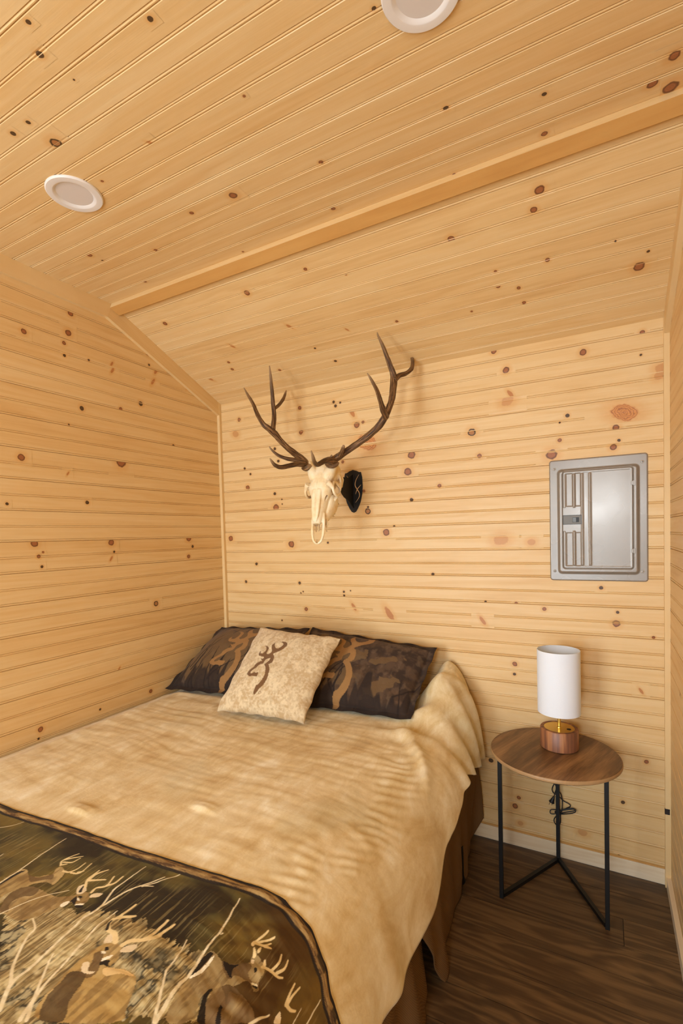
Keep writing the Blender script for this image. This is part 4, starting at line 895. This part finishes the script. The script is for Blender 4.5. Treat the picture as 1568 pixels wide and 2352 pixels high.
def h_door(X, Z):
    h = .0172 + 0 * X
    d = -rsdf(X, Z, *DB, .011); h = h - .003 * sstep(.003, 0, d)
    d2 = -rsdf(X, Z, 1.980, 2.232, 1.336, 1.745, .004); h = h + .0012 * sstep(.004, .0, d2) * sstep(0, .004, d)   # rim
    def rib(xc, za, zb, w=.0045, a=.0030):
        return a * np.exp(-((X - xc) / w) ** 2) * sstep(za, za + .006, Z) * sstep(zb, zb - .006, Z)
    for xc in (2.0165, 2.048, 2.078): h = h + rib(xc, 1.338 if xc > 2.02 else 1.338, 1.744)
    for (a, b) in ((1.984, 2.0125), (2.0195, 2.0445)):
        for (za, zb) in ((1.598, 1.744), (1.338, 1.487)):
            h = h - .0019 * sstep(a, a + .004, X) * sstep(b, b - .004, X) * sstep(za, za + .005, Z) * sstep(zb, zb - .005, Z)
    # plain zone round the latch
    zz = sstep(1.488, 1.494, Z) * sstep(1.598, 1.592, Z) * sstep(2.046, 2.040, X)
    h = h * (1 - zz) + .0172 * zz
    return h
door = sheet('panel_door', DB, .011, h_door, ENAMEL, pan)
def pl(px, py, pz): return (px - ox, py, pz - oz)
def pbox(name, a, b, m, par, bev=.0006):
    mb = MB(); mb.box(pl(*a), pl(*b)); o = mb.build(name, m); o.parent = par; bevel(o, bev); return o
lt = pbox('latch', (1.9735, -.0200, 1.5225), (2.0445, -.0150, 1.5600), plain('latch_grey', (116, 114, 110), .5), door)
mb = MB()
for (a, b) in (((1.9725, 1.5595), (2.0455, 1.5615)), ((1.9725, 1.5210), (2.0455, 1.5230)), ((2.0440, 1.5210), (2.0458, 1.5615)), ((1.9722, 1.5210), (1.9738, 1.5615))):
    mb.box(pl(a[0], -.0206, a[1]), pl(b[0], -.0150, b[1]))
o = mb.build('latch_rim', plain('latch_black', (40, 38, 36), .5)); o.parent = lt
pbox('latch_slot', (2.010, -.0204, 1.530), (2.036, -.0190, 1.551), plain('slot_black', (18, 18, 18), .5), lt)
pbox('latch_slide', (2.0105, -.0225, 1.5305), (2.0250, -.0190, 1.5505), plain('latch_thumb', (96, 96, 94), .35), lt)
mb = MB(); mb.lathe([(0, -.0005), (.0072, -.0005), (.0072, -.0002), (.0066, 0)], pl(2.020, -.0172, 1.508), 24, 'y'); o = mb.build('knockout', ENAMEL, None, True); o.parent = door
for z in (1.685, 1.403):
    mb = MB(); mb.box(pl(2.231, -.0215, z - .008), pl(2.239, -.0150, z + .008)); mb.box(pl(2.238, -.0195, z - .0105), pl(2.246, -.0150, z + .0105)); o = mb.build('hinge', ENAMEL); o.parent = pan; bevel(o, .0007)
CHROME = plain('screw_chrome', (206, 204, 200), .3, .3)
for (x, z) in ((1.938, 1.768), (2.272, 1.771), (2.272, 1.316), (1.936, 1.315)):
    mb = MB(); c = pl(x, -.005, z)
    mb.lathe([(0, -.0042), (.003, -.0040), (.0058, -.0022), (.0066, 0)], c, 20, 'y'); o = mb.build('screw', CHROME, None, True); o.parent = pan
    mb = MB(); mb.box((c[0] - .0042, c[1] - .0046, c[2] - .0007), (c[0] + .0042, c[1] - .0036, c[2] + .0007)); mb.box((c[0] - .0007, c[1] - .0046, c[2] - .0042), (c[0] + .0007, c[1] - .0036, c[2] + .0042))
    q = mb.build('screw_slot', plain('slot_dark', (60, 58, 54), .6)); q.parent = o

# ---------------------------------------------------------------- skull hanger: black steel plaque with arm
BLK = plain('black_powder_coat', (16, 14, 13), .55, .0, .35)
hang = thing('skull_hanger', 'black shield-shaped steel hanger on the back wall that carries the elk skull', 'wall hanger', (.935, 0, 1.74))
half = [(0, .113), (.022, .106), (.038, .098), (.048, .098), (.054, .070), (.0565, .025), (.053, -.018), (.042, -.062), (.024, -.098), (.012, -.114), (0, -.119)]
# the far side of the plate is a mirror image
out = [(x, z) for x, z in half] + [(-x, z) for x, z in half[::-1][1:-1]]
mb = MB(); n = len(out)
mb.v = [(x, -.001, z) for x, z in out] + [(x, -.006, z) for x, z in out]
mb.f = [tuple(range(n)), tuple(range(2 * n - 1, n - 1, -1))] + [(i, (i + 1) % n, n + (i + 1) % n, n + i) for i in range(n)]
o = mb.build('back_plate', BLK); o.parent = hang; bevel(o, .0012); plate = o
EMBM = plain('bare_wood_emblem', (222, 178, 122), .6)
for s in (1, -1):
    mb = MB()
    for pts, w in (([(.037, .084), (.019, .056), (.013, .029), (.024, .007), (.037, -.015), (.034, -.038), (.012, -.065)], .0022), ([(.048, .029), (.026, .007), (.014, -.019)], .0020)):
        c = crom(pts, 6); m_ = len(c)
        L_ = [(s * (p[0]), p[1], w * (0.25 + .75 * math.sin(math.pi * (i + .6) / (m_ + .2)))) for i, p in enumerate(c)]
        for i in range(m_ - 1):
            (xa, za, wa), (xb, zb, wb) = L_[i], L_[i + 1]; d = Vector((xb - xa, zb - za)).normalized(); nx, nz = -d.y, d.x
            b0 = len(mb.v)
            mb.v += [(xa + nx * wa, -.0066, za + nz * wa), (xa - nx * wa, -.0066, za - nz * wa), (xb - nx * wb, -.0066, zb - nz * wb), (xb + nx * wb, -.0066, zb + nz * wb)]
            mb.f.append((b0, b0 + 1, b0 + 2, b0 + 3))
    o = mb.build('antler_emblem', EMBM); o.parent = plate
# arm: plate standing out from the wall, hooking into the skull
prof = [(-.003, .090), (-.06, .066), (-.13, .062), (-.145, .060), (-.160, .048), (-.163, .02), (-.155, -.002), (-.14, -.022), (-.115, -.040), (-.07, -.056), (-.003, -.095)]
mb = MB(); n = len(prof)
mb.v = [(-.0025, y, z) for y, z in prof] + [(.0025, y, z) for y, z in prof]
mb.f = [tuple(range(n)), tuple(range(2 * n - 1, n - 1, -1))] + [(i, (i + 1) % n, n + (i + 1) % n, n + i) for i in range(n)]
mb.box((-.011, -.011, -.085), (.011, -.006, .085))
o = mb.build('arm', BLK); o.parent = hang; bevel(o, .0008)

# ---------------------------------------------------------------- elk skull with antlers
def bone_mat():
    m, nt, b = mat('bleached_bone'); k = N(nt); o = k.obj()
    f = k.noise(o, 16, 5, .6); g_ = k.noise(o, 90, 3)
    c = k.ramp(f, [(.3, (232, 200, 146)), (.5, (246, 228, 190)), (.7, (252, 242, 216))])
    c = k.mix(k.math('MULTIPLY', g_, .18), c, rgba((214, 170, 108)))
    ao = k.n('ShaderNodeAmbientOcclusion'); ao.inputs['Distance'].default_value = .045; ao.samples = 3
    c = k.mix(k.map(ao.outputs['AO'], .2, .8, .85, 0, True), c, rgba((140, 88, 44)))  # shade in the sockets and hollows mixed into the bone colour
    k.put(b.inputs['Base Color'], c); b.inputs['Roughness'].default_value = .55; b.inputs['Specular IOR Level'].default_value = .3
    k.bump(k.math('ADD', f, k.math('MULTIPLY', g_, .3)), .25, .006, b); return m
BONE = bone_mat()
def antler_mat():
    m, nt, b = mat('elk_antler'); k = N(nt); o = k.obj()
    al = k.attr('al'); a = k.sep(al)
    st = k.noise(k.comb(k.math('MULTIPLY', a[0], 14), k.math('MULTIPLY', a[1], 3.2), a[2]), 1.0, 4, .65, .4)
    c = k.ramp(st, [(.38, (38, 22, 12)), (.50, (82, 53, 30)), (.62, (176, 134, 88))])
    c = k.mix(k.map(a[2], .55, 1.0, 0, .75, True), c, rgba((176, 142, 104)))
    k.put(b.inputs['Base Color'], c); b.inputs['Roughness'].default_value = .5; b.inputs['Specular IOR Level'].default_value = .35
    k.bump(st, .5, .004, b); return m
ANT = antler_mat()
ORI = Vector((.925, -.33, 1.835))
elk = thing('elk_skull_mount', 'bleached elk skull with dark antlers, hung nose down on the back wall', 'skull', ORI)
aax = Vector((0, -.30, -.95)).normalized(); dax = Vector((0, -.95, .30)).normalized(); lat = Vector((1, 0, 0))
def sk(x, a, d): return lat * x + aax * a + dax * d
SK = MB()
def loft(rings, n=28, sq=2.3):
    v = []; f = []
    for (a, w, top, bot, xo) in rings:
        c = (top + bot) / 2; h = (top - bot) / 2
        for k in range(n):
            t = 2 * math.pi * k / n; cx, cy = math.cos(t), math.sin(t)
            x = math.copysign(abs(cx) ** (2 / sq), cx) * w; y = math.copysign(abs(cy) ** (2 / sq), cy) * h
            # the face is narrower below than on top
            x *= 1 - .22 * (cy < 0) * abs(cy)
            v.append(sk(x + xo, a, c + y))
    m = len(rings)
    for i in range(m - 1):
        for k in range(n):
            k2 = (k + 1) % n; f.append((i * n + k, i * n + k2, (i + 1) * n + k2, (i + 1) * n + k))
    f.append(tuple(range(n))[::-1]); f.append(tuple((m - 1) * n + k for k in range(n)))
    SK.add(v, f)
loft([(-.045, .030, -.045, -.105, 0), (-.035, .045, -.028, -.120, 0), (-.01, .056, -.006, -.128, 0), (.02, .060, .004, -.130, 0), (.05, .060, .010, -.122, 0), (.085, .064, .012, -.105, 0),
      (.110, .066, .010, -.095, 0), (.135, .054, .005, -.095, 0), (.165, .043, .0, -.095, 0), (.20, .037, -.005, -.090, 0), (.235, .030, -.010, -.078, 0), (.262, .025, -.014, -.064, 0), (.280, .020, -.020, -.052, 0)])
# braincase behind the brow
loft([(-.058, .020, -.075, -.115, 0), (-.050, .040, -.055, -.135, 0), (-.025, .058, -.030, -.148, 0), (.010, .063, -.018, -.152, 0), (.040, .060, -.018, -.148, 0), (.070, .048, -.030, -.132, 0), (.090, .030, -.05, -.11, 0)], 24, 2.0)
# cheek bones that carry the teeth
for s in (1, -1):
    loft([(.13, .016, -.045, -.115, s * .048), (.16, .020, -.045, -.130, s * .043), (.19, .019, -.048, -.128, s * .038), (.22, .014, -.05, -.112, s * .032), (.25, .008, -.05, -.09, s * .026)], 16)
    # nasal bones, with a groove between and a slit either side
    loft([(.12, .012, .012, -.01, s * .013), (.16, .0125, .008, -.012, s * .013), (.21, .011, .002, -.016, s * .0115), (.25, .009, -.005, -.018, s * .009), (.275, .004, -.013, -.019, s * .0045)], 12)
    # brow, pedicle, orbit ring and zygomatic arch
    SK.tube([sk(s * .030, .055, -.022), sk(s * .042, .032, -.018), sk(s * .056, .008, -.012), sk(s * .067, -.012, -.008), sk(s * .076, -.027, -.006)], [.030, .030, .024, .0195, .020], 18)
    c = crom([(s * (.075 + .005 * math.cos(t)), .102 + .033 * math.cos(t), -.044 + .031 * math.sin(t)) for t in np.linspace(0, 2 * math.pi, 13)], 4)
    SK.tube([sk(*p) for p in c], .0072, 10, cap=False)
    SK.tube([sk(s * .055, .088, .004), sk(s * .068, .098, -.006), sk(s * .074, .108, -.016)], [.016, .012, .009], 10)
    SK.tube([sk(s * p[0], p[1], p[2]) for p in crom([(.060, .150, -.070), (.070, .125, -.076), (.076, .095, -.080), (.075, .06, -.082), (.066, .03, -.084), (.055, .01, -.085)], 5)], .0075, 10)
    SK.tube([sk(s * .072, .075, -.065), sk(s * .073, .068, -.073), sk(s * .072, .060, -.080)], .006, 8)
    SK.tube([sk(s * .050, .0, -.10), sk(s * .060, .025, -.118), sk(s * .055, .06, -.135)], [.012, .010, .003], 10)
    # the two premaxilla prongs that loop to the tip of the nose
    SK.tube([sk(s * q[0], q[1], q[2]) for q in crom([(.027, .225, -.040), (.030, .262, -.046), (.0315, .295, -.052), (.029, .330, -.057), (.021, .355, -.060), (.009, .366, -.062), (.0, .367, -.062)], 6)], [.009] * 8 + [.0080] * 10 + [.0062] * 19, 10)
    SK.tube([sk(s * q[0], q[1], q[2]) for q in crom([(.004, .368, -.064), (.007, .345, -.070), (.006, .31, -.074), (.011, .27, -.072)], 5)], .0048, 8)
    SK.tube([sk(s * q[0], q[1], q[2]) for q in crom([(.027, .24, -.066), (.029, .275, -.078), (.030, .305, -.086)], 4)], [.009] * 5 + [.004] * 4, 8)
raw = SK.build('skull_raw', BONE, None, True)
dep = []
def cutter(c, r, sx=1, sy=1, sz=1):
    mb = MB()
    prof = [(r * math.sin(math.pi * i / 16), -r * math.cos(math.pi * i / 16)) for i in range(17)]
    mb.lathe(prof, (0, 0, 0), 24); o = mb.build('cut', None); o.location = c
    o.rotation_euler = Matrix((lat, -aax, dax)).transposed().to_euler(); o.scale = (sx, sy, sz); dep.append(o); return o
rm = raw.modifiers.new('r', 'REMESH'); rm.mode = 'VOXEL'; rm.voxel_size = .0021
cuts = []
for s in (1, -1):
    cuts.append(cutter(sk(s * .080, .102, -.044), .027, 1.35, 1, .95)); cuts.append(cutter(sk(s * .064, .102, -.062), .022))                # eye socket
    cuts.append(cutter(sk(s * .041, .155, -.022), .010, .8, 2.0, .55))                # slit before the eye
    cuts.append(cutter(sk(s * .040, .060, .014), .0042))                              # small brow foramen
    cuts.append(cutter(sk(s * .024, .235, -.004), .0045, .55, 8.5, 1.2))              # slit beside the nasal bone
cuts.append(cutter(sk(0, .322, -.050), .017, 1.0, 2.9, 2.2))                          # nose opening
cuts.append(cutter(sk(0, .13, .013), .003, .6, 26, 1.3))                              # seam down the forehead
cuts.append(cutter(sk(0, -.05, -.08), .016, 1, 1.4, 1))                               # opening at the back
for c in cuts:
    m_ = raw.modifiers.new('b', 'BOOLEAN'); m_.operation = 'DIFFERENCE'; m_.object = c; m_.solver = 'FAST' if False else 'EXACT'
sm = raw.modifiers.new('s', 'SMOOTH'); sm.iterations = 7; sm.factor = .5
bpy.context.view_layer.update()
dg = bpy.context.evaluated_depsgraph_get()
me = bpy.data.meshes.new_from_object(raw.evaluated_get(dg)); me.name = 'skull'
for p in me.polygons: p.use_smooth = True
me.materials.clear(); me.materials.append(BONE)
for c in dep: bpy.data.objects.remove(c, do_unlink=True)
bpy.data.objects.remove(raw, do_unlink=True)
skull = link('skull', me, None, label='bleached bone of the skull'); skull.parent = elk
TEETH = plain('old_teeth', (206, 182, 140), .5, noise=.25, nscale=160)
for s in (1, -1):
    mb = MB()
    for i in range(6):
        a = .146 + i * .0135; mb.tube([sk(s * (.048 - .002 * i), a, -.118 + .002 * i), sk(s * (.048 - .002 * i), a + .001, -.134 + .003 * i)], [.0058, .0038], 8)
    o = mb.build('tooth_row', TEETH, None, True); o.parent = skull
def antler(label, curves):
    v = []; f = []; al = []
    R_ = random.Random(5)
    for ci, pts in enumerate(curves):
        c = crom(pts, 9); m = len(c); nn_ = 16
        P = [Vector(p[:3]) - ORI for p in c]; t0 = (P[1] - P[0]).normalized(); nx = t0.orthogonal().normalized(); b0 = len(v); s_ = 0
        for i, p in enumerate(P):
            t = (P[min(i + 1, m - 1)] - P[max(i - 1, 0)]).normalized(); nx = (nx - t * nx.dot(t)).normalized(); ny = t.cross(nx)
            if i: s_ += (P[i] - P[i - 1]).length
            for k in range(nn_):
                a = 2 * math.pi * k / nn_; r = c[i][3] * (1 + .07 * math.sin(3 * a + s_ * 30) + .05 * math.sin(5 * a - s_ * 50 + ci))
                r *= 1 + .12 * (float(vnoise(np.array([s_ * 60 + ci]), np.array([k * 1.3]), ci)[0]) - .5)
                v.append(p + (nx * math.cos(a) + ny * math.sin(a)) * r); al.append((s_ * 1.0, min(k, nn_ - k), (i / (m - 1)) if ci else (i / (m - 1)) ** 2))
        for i in range(m - 1):
            for k in range(nn_):
                k2 = (k + 1) % nn_; f.append((b0 + i * nn_ + k, b0 + i * nn_ + k2, b0 + (i + 1) * nn_ + k2, b0 + (i + 1) * nn_ + k))
        f.append(tuple(b0 + k for k in range(nn_))[::-1]); f.append(tuple(b0 + (m - 1) * nn_ + k for k in range(nn_)))
    me = new_mesh('antler', v, f, ANT, True, attrs={'al': ('FLOAT_VECTOR', al)})
    bm = bmesh.new(); bm.from_mesh(me); bmesh.ops.recalc_face_normals(bm, faces=bm.faces); bm.to_mesh(me); bm.free()
    o = link('antler', me, None, label=label); o.parent = elk
antler('dark brown antler on the right', ANTLERS[0]); antler('dark brown antler on the left', ANTLERS[1])

# ---------------------------------------------------------------- light and camera
def area(name, loc, target, size, sizey, power, col):
    l = bpy.data.lights.new(name, 'AREA'); l.shape = 'RECTANGLE'; l.size = size; l.size_y = sizey; l.energy = power; l.color = col
    o = bpy.data.objects.new(name, l); COL.objects.link(o); o.location = loc
    o.rotation_euler = (Vector(target) - Vector(loc)).to_track_quat('-Z', 'Y').to_euler(); return o
area('door_daylight', (.45, -4.2, 1.30), (1.5, 0, .9), 1.0, 1.8, 104, (.83, .93, 1.0))
area('window_daylight', (2.05, -4.25, 1.83), (2.05, 0, 1.5), .42, .42, 36, (.86, .94, 1.0))
area('low_fill', (1.75, -4.25, .62), (1.9, 0, .45), .7, 1.0, 26, (.76, .89, 1.0))  # unseen fill, added to brighten and cool the lower right wall
wd = bpy.data.worlds.new('world'); scene.world = wd; wd.use_nodes = True
bg = wd.node_tree.nodes['Background']; bg.inputs[0].default_value = (.85, .94, 1.0, 1); bg.inputs[1].default_value = .50

cam = bpy.data.cameras.new('camera'); co = bpy.data.objects.new('camera', cam); COL.objects.link(co)
right = Vector(CAM['r']); fwd = Vector(CAM['f']); up = Vector(CAM['u'])
M = Matrix((right, up, -fwd)).transposed().to_4x4(); M.translation = Vector(CAM['c']); co.matrix_world = M
cam.sensor_fit = 'VERTICAL'; cam.sensor_height = 36; cam.lens = CAM['fl'] / 2352 * 36
cam.shift_x = (784 - CAM['px']) / 2352; cam.shift_y = (CAM['py'] - 1176) / 2352; cam.clip_start = .02
scene.camera = co
scene.view_settings.view_transform = 'Standard'; scene.view_settings.look = 'None'; scene.view_settings.exposure = -0.30
scene.cycles.max_bounces = 5; scene.cycles.diffuse_bounces = 4; scene.cycles.glossy_bounces = 2; scene.cycles.transmission_bounces = 1; scene.cycles.transparent_max_bounces = 2; scene.cycles.use_denoising = True
scene.cycles.use_adaptive_sampling = True; scene.cycles.adaptive_threshold = .07; scene.cycles.adaptive_min_samples = 12; scene.cycles.caustics_reflective = False; scene.cycles.caustics_refractive = False
scene.render.use_persistent_data = False
